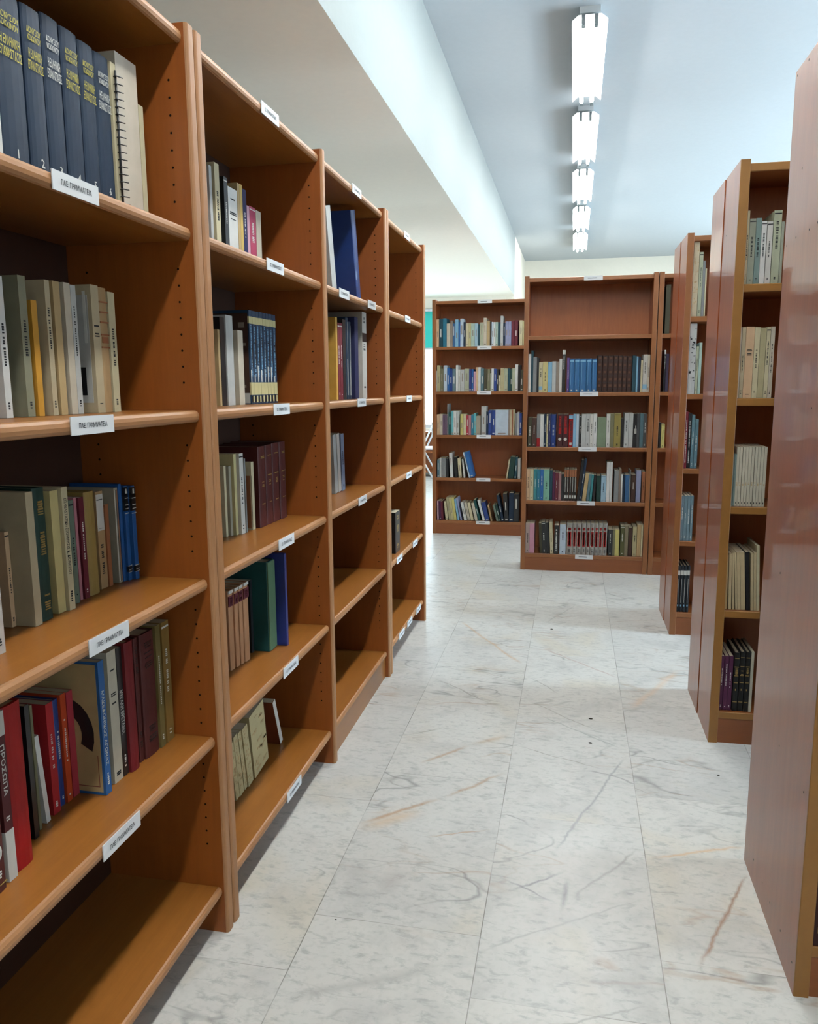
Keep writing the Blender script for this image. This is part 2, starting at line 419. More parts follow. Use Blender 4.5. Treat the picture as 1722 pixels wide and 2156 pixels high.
def side_panel(parent, x, depth, mats, holes, round_=True, dots=()):
    mb = MB(); r = .007 if round_ else .002
    # outline in x-y: rounded front corners; extruded in z, edge-banded front
    pts = []
    for cx, a0 in ((x + r, PI), (x + PT - r, 1.5 * PI)):
        for k in range(4):
            a = a0 + PI / 2 * k / 3; pts.append((cx + r * math.cos(a), r + r * math.sin(a)))
    n = len(pts) - 1
    pts += [(x + PT, depth), (x, depth)]
    mb.prism(pts, 'z', 0, HT, 0, lambda k: 1 if k < n else 0)
    for face, nx in ((x - .0003, -1), (x + PT + .0003, 1)):
        if not holes or (holes == 'L' and nx > 0) or (holes == 'R' and nx < 0): continue
        z = .22
        while z < 1.86:
            if all(abs(z - (SH[s] - .012)) > .04 for s in ORDER):
                mb.disc((face, .043, z), (nx, 0, 0), .0026, 2); mb.disc((face, depth - .05, z), (nx, 0, 0), .0026, 2)
            z += .0325
    for dy, dz in dots: mb.disc((x - .0004, dy, dz), (-1, 0, 0), .003, 2, 5)
    return mb.build('side_panel', list(mats) + [M_HOLE], parent)
def bookcase(name, loc, rz, bays, depth, mats, label, group=None, tags=(), key='x', round_=True, double=False, plinth=.085, holes=True, dots=(), mirror=False):
    """bays: list of clear widths; local frame x right, y into the case, z up; tags: (bay, shelf, centre-x offset)"""
    V, H, E, B = mats
    r = tag(empty(name, loc, rz), label, 'bookcase', group)
    x = 0; sides = []; n = len(bays)
    D = depth * 2 if double else depth
    for i in range(n + 1):
        side_panel(r, x, D, (V, E), None if not holes else ('all' if 0 < i < n else ('L' if i == n else 'R')), round_, dots if i == 0 else ())
        if i == n: break
        a, b = x + PT, x + PT + bays[i]
        for s in ORDER:
            for back in ((0, 1) if double else (0,)):
                yb = depth - (.006 if not double else .004)
                mb = shelf_mb(a + .0005, b - .0005, SH[s], yb, .012 if round_ else .004, round_=round_)
                if back:
                    for q in range(len(mb.v)): mb.v[q] = Vector((mb.v[q].x, 2 * depth - mb.v[q].y, mb.v[q].z))
                so = mb.build('shelf', [H, E], r)
                if not back:
                    for (bi, sh, cx) in tags:
                        if bi == i and sh == s: label_obj(so, cx, SH[s], .012 if round_ else .004, TAGTXT[key])
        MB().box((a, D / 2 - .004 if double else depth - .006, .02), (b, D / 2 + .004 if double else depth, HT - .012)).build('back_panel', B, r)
        pl = plinth[i] if isinstance(plinth, (list, tuple)) else plinth
        MB().box((a, pl, 0), (b, pl + .016, SH['base'] - TH)).build('plinth', H, r)
        x = b
    return r
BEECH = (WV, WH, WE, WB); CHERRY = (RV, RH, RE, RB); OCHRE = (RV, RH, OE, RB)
XF = -.75; DL = .30
CL = .779
def ytag(y0, vals): return [(b, s, c - y0) for b, s, c in vals]
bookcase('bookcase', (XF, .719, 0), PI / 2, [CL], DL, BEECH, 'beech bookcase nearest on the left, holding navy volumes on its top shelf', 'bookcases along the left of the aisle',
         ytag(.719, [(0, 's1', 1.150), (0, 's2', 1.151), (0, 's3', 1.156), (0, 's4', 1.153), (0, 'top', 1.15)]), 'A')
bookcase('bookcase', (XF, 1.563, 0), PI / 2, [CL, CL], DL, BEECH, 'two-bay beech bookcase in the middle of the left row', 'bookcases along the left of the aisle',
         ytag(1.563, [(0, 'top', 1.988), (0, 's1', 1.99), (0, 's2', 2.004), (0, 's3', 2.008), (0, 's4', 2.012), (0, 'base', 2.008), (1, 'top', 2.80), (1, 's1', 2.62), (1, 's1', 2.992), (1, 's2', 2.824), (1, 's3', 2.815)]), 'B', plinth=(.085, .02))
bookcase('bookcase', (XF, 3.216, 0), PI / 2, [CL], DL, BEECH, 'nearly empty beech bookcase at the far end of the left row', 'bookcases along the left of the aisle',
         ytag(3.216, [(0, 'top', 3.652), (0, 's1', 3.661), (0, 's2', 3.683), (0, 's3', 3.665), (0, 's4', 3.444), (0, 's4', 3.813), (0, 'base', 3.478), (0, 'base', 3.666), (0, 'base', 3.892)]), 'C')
bookcase('bookcase', (-.328, 5.322, 0), 0, [.775], .24, CHERRY, 'full cherry bookcase facing the aisle, empty on its top shelf', 'bookcases facing the viewer at the aisle end',
         [(0, s, .43 + (.003 if s == 'top' else -.003)) for s in ('top', 's2', 's3', 's4')] + [(0, 'base', .425)], 'x', False, plinth=.006, holes=False)
bookcase('bookcase', (.512, 5.322, 0), 0, [.775], .24, CHERRY, 'cherry bookcase partly hidden behind the right stacks, beside the full one', 'bookcases facing the viewer at the aisle end', (), 'x', False, plinth=.006, holes=False)
bookcase('bookcase', (-1.155, 6.55, 0), 0, [.775], .24, CHERRY, 'farthest cherry bookcase, left of and behind the full one', 'bookcases facing the viewer at the aisle end',
         [(0, s, .432) for s in ORDER], 'x', False, plinth=.006, holes=False)
# right-hand stacks, end panels towards the aisle
F1D = [(y - 1.577, z) for y, z in ((1.955, 1.935), (2.045, 1.935), (1.95, 1.713), (1.86, 1.569), (1.801, 1.572), (1.963, 1.571), (2.04, 1.566), (1.806, .442), (1.609, .435), (1.96, .064), (1.867, .063), (1.791, .063), (1.695, .062), (1.60, .06), (1.62, 1.19), (1.75, 1.2), (1.9, .82))]
bookcase('bookcase', (.476, 1.577, 0), 0, [.775], .2425, OCHRE, 'nearest right stack, double-sided, showing its broad plain end panel', 'double-sided stacks on the right', (), 'x', False, True, .006, False, F1D)
bookcase('bookcase', (.497, 2.777, 0), 0, [.775], .245, OCHRE, 'right stack behind the nearest one, front half full of pale journals', 'double-sided stacks on the right', (), 'x', False, False, .006, False, [(.2, .35), (.19, 1.75)])
def back_unit(x, y, label):
    r = bookcase('bookcase', (x + .835, y + .245 * 2 + .01, 0), PI, [.775], .245, OCHRE, label, 'double-sided stacks on the right', (), 'x', False, False, .006, False)
    return r
back_unit(.495, 2.777, 'back half of the journal stack, facing away from the viewer')
bookcase('bookcase', (.504, 4.02, 0), 0, [.775], .235, CHERRY, 'farthest right stack, narrow view of slate and black volumes', 'double-sided stacks on the right', (), 'x', False, False, .006, False)
r_ = bookcase('bookcase', (.502 + .835, 4.02 + .48, 0), PI, [.775], .235, CHERRY, 'back half of the farthest right stack, facing away', 'double-sided stacks on the right', (), 'x', False, False, .006, False)

# unseen units added to the right stacks to sharpen the daylight lanes between them
for x, y, dp, n in ((1.316, 1.577, .2425, 0), (1.337, 2.777, .245, 1), (1.344, 4.02, .235, 2)):
    for k in (0, 1):
        bookcase('bookcase', (x + .84 * k, y, 0), 0, [.775], dp, OCHRE if n < 2 else CHERRY, 'double-sided %s bookcase unseen, added to block daylight, extending the %s right stack, %s unit inward' % (('ochre-edged', 'ochre-edged', 'cherry')[n], ('nearest', 'middle', 'farthest')[n], ('second', 'third')[k]), 'double-sided stacks on the right', (), 'x', False, True, .006, False)

# measured contents of each shelf, millimetres: (left edge along the shelf, thickness, setback of the spine, height, cover, spine style, lean, look)
BOOKS = [
('A', 's1', [
  (1048, 22, 72, 257, 'w', 'p', 0, 'plain white paperback'),
  (1072, 61, 72, 251, 'nv', 'K1', 0, 'navy hardback lettered in yellow, first volume'),
  (1137, 44, 72, 253, 'nv', 'K2', 0, 'navy hardback lettered in yellow, second volume'),
  (1183, 44, 72, 259, 'nv', 'K3', 0, 'navy hardback lettered in white, third volume'),
  (1230, 46, 72, 259, 'nv', 'K4', 0, 'navy hardback lettered in yellow, fourth volume'),
  (1278, 43, 72, 257, 'nv', 'K5', 0, 'navy hardback lettered in yellow, fifth volume'),
  (1322, 45, 72, 256, 'nv', 'K6', 0, 'navy hardback lettered in white, sixth volume'),
  (1369, 16, 72, 256, 'cr', 'spiral', 0, 'cream spiral-bound booklet'),
  (1386, 71, 72, 280, 'cr2', 'c', 0, 'wide glossy cream booklet'),
  (1459, 16, 72, 213, 'cr', 'p', 0, 'thin cream pamphlet'),
]),
('A', 's2', [
  (1103, 15, 130, 220, 'w', 't', 0, 'white paperback titled in grey'),
  (1154, 18, 130, 227, 'olg', 't', 0, 'mottled grey-olive paperback'),
  (1182, 14, 130, 191, 'amb', 'p', 0, 'narrow amber yellow paperback'),
  (1220, 13, 130, 228, 'bg', 't', 0, 'beige paperback with fine lettering'),
  (1242, 18, 130, 229, 'tan', 'p', 0, 'tan paperback'),
  (1272, 18, 130, 230, 'bg2', 'p', 0, 'pale beige paperback'),
  (1291, 15, 130, 228, 'wg', 't', 0, 'whitish grey paperback'),
  (1352, 24, 130, 236, 'bg', 'T2', 0, 'cream paperback with statue photo cover'),
  (1377, 28, 130, 234, 'tn2', 'r', 0, 'worn tan book with spine ribs'),
  (1407, 22, 130, 229, 'cr', 't', 0, 'ragged cream paperback with black lettering'),
]),
('A', 's3', [
  (1009, 21, 110, 230, 'wr', 't', 0, 'white and dark red paperback'),
  (1144, 10, 188, 167, 'pch', 't', 0, 'peach paperback with black title'),
  (1156, 18, 151, 234, 'bg', 'p', 0, 'large beige-grey hardback'),
  (1183, 31, 156, 237, 'dg', 'g', 0, 'dark green hardback with gilt lettering'),
  (1233, 22, 161, 226, 'py', 'p', 0, 'worn pale yellow paperback'),
  (1256, 17, 154, 230, 'cr', 'T', 0, 'cream paperback with bold black Greek title'),
  (1298, 14, 171, 199, 'gg', 't', 0, 'grey-green paperback'),
  (1324, 8, 178, 201, 'pk', 'p', 0, 'dusty pink paperback'),
  (1334, 15, 174, 200, 'mr', 't', 0, 'maroon paperback'),
  (1356, 32, 175, 207, 'och', 'p', 0, 'thick ochre hardback'),
  (1407, 24, 186, 201, 'tn2', 'lab', 0, 'tan book with white spine sticker'),
  (1432, 12, 183, 172, 'tn3', 'p', 0, 'short pinkish brown book'),
  (1461, 13, 179, 202, 'bg3', 's', 0, 'thin greyish striped booklet'),
  (1475, 10, 176, 209, 'bl', 'p', 0, 'plain blue hardback'),
  (1486, 12, 170, 203, 'bl', 'B', 0, 'blue volume with black and white bands, left of pair'),
  (1498, 14, 161, 202, 'bl', 'B', 0, 'blue volume with black and white bands, right of pair'),
]),
('A', 's4', [
  (932, 40, 95, 119, 'mr2', 'mo', 0, 'thick maroon hardback cut by frame'),
  (981, 18, 100, 279, 'mw', 'mw', 0, 'maroon hardback with pale lower spine'),
  (1003, 42, 103, 279, 'rd', 'p', 0, 'big bright red hardback'),
  (1094, 11, 139, 242, 'bk', 'p', 0, 'black hardback'),
  (1121, 6, 150, 231, 'ol', 'p', 0, 'green-olive paperback'),
  (1143, 11, 152, 170, 'w', 'lean', -5, 'slim white booklet'),
  (1169, 19, 156, 212, 'rd2', 't', 0, 'slim rose red paperback'),
  (1199, 14, 163, 207, 'nb', 't', 0, 'slim navy paperback'),
  (1214, 15, 159, 212, 'or', 't', 0, 'slim orange-red paperback'),
  (1233, 18, 160, 209, 'rp', 'p', 0, 'slim pinkish red paperback'),
  (1252, 18, 103, 265, 'bl2', 'M', 0, 'blue paperback with white Greek title and pictorial cover'),
  (1294, 29, 111, 268, 'cr3', 't2', 0, 'cream-grey paperback with small title block'),
  (1325, 18, 111, 266, 'bk', 'W', 0, 'black paperback with white title'),
  (1344, 29, 102, 271, 'dr', 'p', 0, 'dark red hardback'),
  (1386, 14, 109, 266, 'mr2', 'k', 0, 'maroon hardback printed in black, thinner of pair'),
  (1402, 54, 103, 268, 'mr2', 'k', 0, 'maroon hardback printed in black, thicker of pair'),
  (1456, 19, 101, 272, 'olv', 't', 0, 'olive-gold paperback'),
  (1482, 30, 101, 271, 'gd', 't', 0, 'gold-brown paperback with pale title'),
]),
('B', 's1', [
  (1908, 14, 145, 224, 'wg', 'p', 0, 'thin greyish white paperback'),
  (1939, 27, 145, 239, 'cr', 't', 0, 'tall cream paperback'),
  (1992, 21, 145, 218, 'bk', 't', 0, 'black and navy paperback'),
  (2016, 57, 145, 200, 'w', 't2', 0, 'broad white paperback with faded title'),
  (2075, 16, 145, 222, 'tan', 'p', 0, 'tall tan paperback'),
  (2092, 17, 145, 223, 'amb2', 'p', 0, 'straw yellow paperback'),
  (2110, 25, 145, 215, 'nv2', 't', 0, 'dark violet-blue paperback'),
  (2137, 17, 145, 177, 'pk2', 'p', 0, 'thin pale pink paperback'),
  (2155, 43, 145, 180, 'cri', 't', 0, 'crimson pink paperback'),
  (2201, 36, 145, 178, 'cr3', 'p', 0, 'short greyish cream paperback'),
]),
('B', 's2', [
  (1842, 11, 110, 187, 'tan', 'p', 0, 'low beige paperback'),
  (1856, 27, 110, 218, 'bk', 'p', 0, 'black hardback'),
  (1891, 41, 110, 226, 'wg', 'p', 0, 'grey-white hardback'),
  (1961, 33, 110, 193, 'bg2', 'p', 0, 'short pale beige paperback'),
  (2039, 22, 110, 251, 'bl3', 'V0', 0, 'blue journal volume with cream bands, first of eight'),
  (2063, 23, 110, 251, 'bl3', 'V', 0, 'blue journal volume with cream bands, second of eight'),
  (2087, 22, 110, 251, 'bl3', 'V', 0, 'blue journal volume with cream bands, third of eight'),
  (2111, 23, 110, 252, 'bl3', 'V', 0, 'blue journal volume with cream bands, fourth of eight'),
  (2136, 22, 110, 252, 'bl3', 'V', 0, 'blue journal volume with cream bands, fifth of eight'),
  (2160, 23, 110, 252, 'bl3', 'V', 0, 'blue journal volume with cream bands, sixth of eight'),
  (2185, 23, 110, 253, 'bl3', 'V', 0, 'blue journal volume with cream bands, seventh of eight'),
  (2210, 24, 110, 253, 'bl3', 'V', 0, 'blue journal volume with cream bands, eighth of eight'),
]),
('B', 's3', [
  (1982, 13, 175, 196, 'cr', 'p', 0, 'low cream paperback'),
  (1996, 14, 167, 194, 'bg3', 'p', 0, 'low grey-beige paperback'),
  (2010, 16, 158, 226, 'yc', 'p', 0, 'yellowish cream paperback'),
  (2027, 26, 149, 226, 'w2', 't', 0, 'off-white paperback with faint title'),
  (2054, 7, 146, 210, 'gy', 'p', 0, 'thin grey booklet'),
  (2099, 19, 146, 196, 'cr', 'orc', 0, 'cream paperback with orange front cover'),
  (2134, 52, 135, 237, 'mb', 'g2', 0, 'maroon bound volume nearest the paperbacks'),
  (2187, 49, 134, 238, 'mb', 'g2', 0, 'maroon bound volume, second of the run'),
  (2237, 54, 133, 240, 'mb', 'g2', 0, 'maroon bound volume, third of the run'),
  (2292, 52, 131, 240, 'mb', 'g2', 0, 'maroon bound volume at the empty end'),
]),
('B', 's4', [
  (1921, 28, 148, 224, 'tnp', 'lb', 0, 'tan bound volume with maroon label, nearest of run'),
  (1950, 23, 144, 225, 'tnp', 'lb', 0, 'tan bound volume with maroon label, second of run'),
  (1974, 22, 141, 226, 'tnp', 'lb', 0, 'tan bound volume with maroon label, third of run'),
  (1996, 32, 137, 228, 'tnp', 'lb', 0, 'tan bound volume with maroon label, last of run'),
  (2069, 16, 151, 217, 'bk', 'p', 0, 'thin black ring folder'),
  (2090, 55, 103, 268, 'tgr', 'tg', 0, 'teal box file with green spine'),
  (2150, 15, 72, 282, 'nb2', 'p', 0, 'deep blue binder with gilt edge'),
]),
('B', 'base', [
  (1891, 23, 137, 178, 'ycr', 'pt', -9, 'patterned cream paperback nearest the side panel'),
  (1915, 26, 136, 190, 'ycr', 'pt', -9, 'patterned cream paperback, second of the leaning row'),
  (1950, 18, 138, 186, 'ycr', 'pt', -9, 'patterned cream paperback, third of the leaning row'),
  (1969, 35, 134, 189, 'ycr', 'pt', -9, 'patterned cream paperback, fourth of the leaning row'),
  (2019, 107, 135, 202, 'ycr', 'pt', -8, 'thick patterned cream book ending the leaning row'),
  (2247, 21, 144, 171, 'brq', 'fe', -19, 'brown book with pale fore edge, leaning'),
]),
('C', 's1', [
  (2650, 51, 60, 274, 'wg', 'p', -13, 'grey paperback leaning left'),
  (2975, 57, 60, 325, 'nb', 'p', -13, 'big navy blue ring binder leaning left'),
]),
('C', 's2', [
  (2673, 19, 60, 283, 'yl', 'rc', 0, 'yellow book with rounded corners'),
  (2697, 25, 60, 266, 'cr4', 't', 0, 'dark red volume, left of pair'),
  (2725, 29, 60, 267, 'cr4', 't', 0, 'dark red volume with pale title, right of pair'),
  (2759, 37, 60, 282, 'bk', 'p', 0, 'black hardback'),
  (2806, 27, 60, 292, 'nv', 'st', 0, 'navy hardback with silver line'),
  (2837, 33, 60, 280, 'nv', 'st', 0, 'navy hardback with two silver lines'),
  (2917, 48, 60, 304, 'nv2', 'p', 0, 'dark blue hardback'),
  (3027, 64, 60, 336, 'w2', 'bd', 0, 'tall grey-white hardback with dark band'),
]),
('C', 's3', [
  (2874, 39, 134, 227, 'wg', 'p', -6, 'light grey booklet'),
  (2926, 36, 136, 228, 'w', 'p', -5, 'white booklet'),
  (2965, 39, 133, 224, 'lb', 't', -3, 'blue-grey booklet'),
]),
('D', 's4', [
  (3492, 95, 40, 192, 'bk', 'g', 0, 'dark green-black hardback standing alone'),
]),
('E', 's2', [
  (-296, 16, 20, 250, 'w', 'bl', 0, 'white-headed black paperback'),
  (-279, 13, 20, 272, 'tl', 'p', 0, 'dark teal hardback'),
  (-265, 23, 20, 231, 'gy', 'p', 0, 'mid grey paperback'),
  (-241, 13, 20, 225, 'bk', 'p', 0, 'thin black paperback'),
  (-227, 24, 20, 195, 'cr', 'tb', 0, 'cream paperback with blue print'),
  (-202, 32, 20, 198, 'py', 't', 0, 'broad cream paperback'),
  (-167, 25, 20, 197, 'lbl', 'p', 0, 'light blue paperback'),
  (-141, 24, 20, 200, 'wg', 'p', 0, 'pale grey paperback'),
  (-116, 19, 20, 198, 'tp', 'p', 0, 'taupe paperback'),
  (-96, 18, 20, 217, 'w2', 'p', 0, 'tall off-white paperback'),
  (-77, 21, 20, 272, 'bk', 'wt', 0, 'tallest black book with white head'),
  (-46, 15, 20, 222, 'pu', 't', 0, 'purple and white paperback'),
  (-30, 31, 20, 217, 'blv', 'V2', 0, 'blue uniform volume, first of five'),
  (2, 32, 20, 217, 'blv', 'V2', 0, 'blue uniform volume, second of five'),
  (35, 43, 20, 216, 'blv', 'V2', 0, 'blue uniform volume, third of five'),
  (79, 32, 20, 216, 'blv', 'V2', 0, 'blue uniform volume, fourth of five'),
  (113, 32, 20, 215, 'blv', 'V2', 0, 'blue uniform volume, fifth of five'),
  (147, 31, 20, 234, 'brv', 'rb', 0, 'brown ribbed leather volume, first of seven'),
  (180, 32, 20, 233, 'brv', 'rb', 0, 'brown ribbed leather volume, second of seven'),
  (213, 36, 20, 233, 'brv', 'rb', 0, 'brown ribbed leather volume, third of seven'),
  (250, 28, 20, 233, 'brv', 'rb', 0, 'brown ribbed leather volume, fourth of seven'),
  (279, 26, 20, 232, 'brv', 'rb', 0, 'brown ribbed leather volume, fifth of seven'),
  (306, 27, 20, 230, 'brv', 'rb', 0, 'brown ribbed leather volume, sixth of seven'),
  (335, 30, 20, 228, 'brv', 'rb', 0, 'brown ribbed leather volume, seventh of seven'),
  (368, 23, 20, 231, 'tl', 'p', 0, 'dark teal book beside the leather volumes'),
  (392, 11, 20, 225, 'lbl', 'p', 0, 'slim light blue book'),
  (404, 15, 20, 222, 'nv', 'p', 0, 'slim navy book'),
  (420, 12, 20, 201, 'cr', 'p', 0, 'low cream book'),
  (434, 27, 20, 236, 'w2', 'tb', 0, 'cream book with blue foot'),
  (462, 13, 20, 235, 'bg2', 't', 0, 'broad beige book at the right end'),
]),
('E', 's3', [
  (-292, 24, 20, 195, 'dol', 't', 0, 'dark olive paperback with pale title'),
  (-266, 29, 20, 192, 'dbr', 't', 0, 'dark brown paperback with pale title'),
  (-234, 21, 20, 216, 'gy', 'rf', 0, 'grey paperback with red foot'),
  (-212, 24, 20, 216, 'w', 'p', 0, 'bluish white paperback'),
  (-187, 14, 20, 216, 'nv', 't', 0, 'slim navy paperback'),
  (-171, 11, 20, 216, 'cr', 't', 0, 'slim cream paperback'),
  (-158, 16, 20, 216, 'nv2', 't', 0, 'slim dark blue paperback'),
  (-141, 32, 20, 216, 'nb', 't', 0, 'broad dark blue paperback'),
  (-99, 33, 20, 216, 'drk', 'ci', 0, 'dark red-black volume with pale disc, left'),
  (-64, 36, 20, 216, 'drk', 'ci', 0, 'dark red-black volume with pale disc, right'),
  (-25, 27, 20, 216, 'rd', 'tb2', 0, 'red paperback with cyan head'),
  (3, 19, 20, 218, 'lbl', 'p', 0, 'sky blue paperback'),
  (23, 17, 20, 218, 'wb', 'p', 0, 'pale blue-white paperback'),
  (42, 15, 20, 210, 'bk', 't', 0, 'slim black paperback'),
  (58, 27, 20, 218, 'wg', 'p', 0, 'sage grey paperback'),
  (86, 25, 20, 219, 'wg', 't', 0, 'light grey paperback'),
  (112, 21, 20, 218, 'w2', 't', 0, 'off-white journal'),
  (134, 22, 20, 220, 'w', 't', 0, 'white journal'),
  (159, 56, 20, 196, 'sg', 'p', 0, 'very broad sage green box'),
  (217, 23, 20, 219, 'w2', 't', 0, 'cream-white paperback'),
  (241, 24, 20, 219, 'ol', 'p', 0, 'olive grey paperback'),
  (266, 42, 20, 222, 'yo', 't', 0, 'broad mustard olive book'),
  (309, 18, 20, 190, 'bk', 'p', 0, 'low black book'),
  (330, 27, 20, 225, 'wg', 't', 0, 'tall pale grey book, left of pair'),
  (359, 26, 20, 225, 'wg', 'p', 0, 'tall pale grey book, right of pair'),
  (386, 23, 20, 219, 'bk', 'wsp', 0, 'black paperback with white splash'),
  (410, 17, 20, 222, 'dgy', 'p', 0, 'dark grey paperback'),
  (429, 21, 20, 222, 'tl2', 'p', 0, 'teal-grey paperback'),
  (451, 20, 20, 220, 'dgy', 't', 0, 'charcoal paperback'),
  (469, 6, 20, 217, 'tn3', 'p', 0, 'brownish orange paperback'),
]),
('E', 's4', [
  (-296, 22, 20, 209, 'pch', 't', 0, 'peach cream paperback at the left end'),
  (-273, 23, 20, 209, 'cr', 't', 0, 'cream paperback'),
  (-248, 21, 20, 210, 'tl3', 't', 0, 'teal paperback'),
  (-226, 20, 20, 209, 'bt', 't', 0, 'blue-teal paperback'),
  (-205, 21, 20, 209, 'bl2', 't', 0, 'royal blue paperback'),
  (-183, 39, 20, 209, 'mt', 't', 0, 'broad mint green paperback'),
  (-142, 18, 20, 204, 'tl', 'p', 0, 'very dark teal book'),
  (-122, 15, 20, 192, 'pm', 'p', 0, 'purple-maroon paperback'),
  (-106, 22, 20, 189, 'mr', 't', 0, 'maroon paperback'),
  (-83, 17, 20, 186, 'pnt', 'p', 0, 'dusty mauve paperback'),
  (-65, 17, 20, 180, 'bk', 'p', 0, 'low black book'),
  (-46, 15, 20, 211, 'dbx', 'wl', 0, 'dark volume with white stripe, first of five'),
  (-30, 15, 20, 212, 'dbx', 'wl', 0, 'dark volume with white stripe, second of five'),
  (-13, 15, 20, 212, 'dbx', 'wl', 0, 'dark volume with white stripe, third of five'),
  (3, 15, 20, 212, 'dbx', 'wl', 0, 'dark volume with white stripe, fourth of five'),
  (19, 15, 20, 212, 'dbx', 'wl', 0, 'dark volume with white stripe, fifth of five'),
  (37, 16, 20, 280, 'bk', 'p', 6, 'tall black book leaning right'),
  (54, 16, 20, 286, 'nv', 't', 6, 'tall navy book leaning right'),
  (73, 24, 20, 186, 'tan', 'p', 6, 'tan paperback leaning right'),
  (101, 16, 20, 182, 'tl2', 'p', 5, 'blue-grey paperback leaning right'),
  (121, 14, 20, 179, 'tl3', 'p', 4, 'teal paperback leaning right'),
  (143, 14, 20, 175, 'bk', 'p', 2, 'black paperback leaning right'),
  (165, 28, 20, 172, 'dg', 'p', 0, 'dark green book'),
  (195, 32, 20, 173, 'pb', 't', 0, 'pale blue paperback'),
  (229, 20, 20, 264, 'w', 'p', 0, 'tall white book, left of pair'),
  (250, 16, 20, 264, 'w', 'p', 0, 'tall white book, right of pair'),
  (279, 28, 20, 210, 'gy', 'p', 0, 'grey book'),
  (308, 15, 20, 217, 'gb', 'p', 0, 'brownish grey book'),
  (324, 8, 20, 184, 'w', 'p', 0, 'very thin white book'),
  (334, 14, 20, 181, 'nv', 'p', 0, 'dark navy book'),
  (349, 26, 20, 181, 'bl4', 'p', 0, 'denim blue book'),
  (376, 7, 20, 212, 'gy', 'p', 0, 'thin grey book'),
  (387, 28, 20, 182, 'dbr', 't', 0, 'dark brown book'),
  (419, 29, 20, 212, 'lv', 'p', 0, 'lavender book'),
  (455, 20, 20, 204, 'tn3', 't', 0, 'tan brown book at the right end'),
]),
('E', 'base', [
  (-296, 26, 20, 204, 'pg', 't', 0, 'pinkish grey paperback at the left end'),
  (-269, 32, 20, 205, 'pk3', 'p', 0, 'pink paperback'),
  (-198, 17, 20, 208, 'dol', 'p', -3, 'dark olive book leaning left'),
  (-180, 25, 20, 215, 'bk', 't', -3, 'thick black book leaning left'),
  (-154, 20, 20, 213, 'bk', 'p', -3, 'black book leaning left'),
  (-128, 21, 20, 217, 'cr', 't', -3, 'cream book leaning left'),
  (-103, 28, 20, 197, 'bk', 'wt2', 0, 'black book with white title'),
  (-67, 41, 20, 203, 'wb', 't', 0, 'broad bluish white book'),
  (-21, 39, 20, 212, 'gs', 'rt', 0, 'grey encyclopedia volume with red title panel, first of nine'),
  (19, 24, 20, 213, 'gs', 'rt', 0, 'grey encyclopedia volume with red title panel, second of nine'),
  (45, 31, 20, 214, 'gs', 'rt', 0, 'grey encyclopedia volume with red title panel, third of nine'),
  (79, 28, 20, 214, 'gs', 'rt', 0, 'grey encyclopedia volume with red title panel, fourth of nine'),
  (109, 25, 20, 215, 'gs', 'rt', 0, 'grey encyclopedia volume with red title panel, fifth of nine'),
  (136, 25, 20, 216, 'gs', 'rt', 0, 'grey encyclopedia volume with red title panel, sixth of nine'),
  (163, 25, 20, 217, 'gs', 'rt', 0, 'grey encyclopedia volume with red title panel, seventh of nine'),
  (190, 25, 20, 218, 'gs', 'rt', 0, 'grey encyclopedia volume with red title panel, eighth of nine'),
  (216, 29, 20, 218, 'gs', 'rt', 0, 'grey encyclopedia volume with red title panel, ninth of nine'),
  (252, 29, 20, 178, 'bk', 't', 0, 'black book right of the encyclopedia'),
  (282, 14, 20, 179, 'ol', 'p', 0, 'low olive book'),
  (297, 27, 20, 179, 'yc2', 'p', 0, 'low yellow cream book'),
  (331, 27, 20, 205, 'gbk', 't', 0, 'mottled green-black book'),
  (359, 22, 20, 206, 'olt', 'p', 0, 'olive taupe book'),
  (384, 22, 20, 194, 'dbr', 'p', 0, 'dark brown book'),
  (410, 26, 20, 201, 'kh', 't', 0, 'khaki cream book'),
  (438, 25, 20, 215, 'tan', 'p', 0, 'tan book'),
  (464, 11, 20, 215, 'cr', 'p', 0, 'cream tan book at the right end'),
]),
('F2', 's1', [
  (529, 8, 20, 228, 'cr', 'T', 0, 'cream book with spaced dark title'),
  (538, 19, 20, 203, 'sg2', 't', 0, 'sage grey book'),
  (558, 16, 20, 204, 'sgt', 't', 0, 'blue-sage book'),
  (575, 15, 20, 194, 'w', 't', 0, 'white book with faint title'),
  (592, 16, 20, 192, 'w2', 't', 0, 'off-white book with grey title'),
  (610, 23, 20, 225, 'ps', 't', 0, 'tall pale sage book'),
  (634, 8, 20, 190, 'sg2', 'p', 0, 'sage book half hidden by the near panel'),
]),
('F2', 's2', [
  (529, 5, 20, 229, 'bg2', 'p', 0, 'narrow pale beige book against the side'),
  (535, 11, 20, 229, 'bg', 't', 0, 'light beige book'),
  (547, 26, 20, 230, 'pch', 'T2', 0, 'peach beige book with brown title'),
  (574, 16, 20, 228, 'cr', 't', 0, 'cream book'),
  (591, 18, 20, 226, 'kh', 'p', 0, 'khaki cream book'),
  (610, 12, 20, 228, 'cr', 't', 0, 'ivory book with fine title'),
  (623, 12, 20, 229, 'bg2', 't', 0, 'light beige book by the near panel'),
]),
('F2', 's3', [
  (529, 5, 20, 176, 'sgt', 'p', 0, 'sage grey booklet, left of pair'),
  (535, 6, 20, 176, 'sgt', 'p', 0, 'sage grey booklet, right of pair'),
  (541, 8, 20, 199, 'crn', 'n', 0, 'numbered cream journal volume, first of ten'),
  (550, 8, 20, 199, 'crn', 'n', 0, 'numbered cream journal volume, second of ten'),
  (560, 8, 20, 199, 'crn', 'n', 0, 'numbered cream journal volume, third of ten'),
  (569, 8, 20, 199, 'crn', 'n', 0, 'numbered cream journal volume, fourth of ten'),
  (578, 9, 20, 199, 'crn', 'n', 0, 'numbered cream journal volume, fifth of ten'),
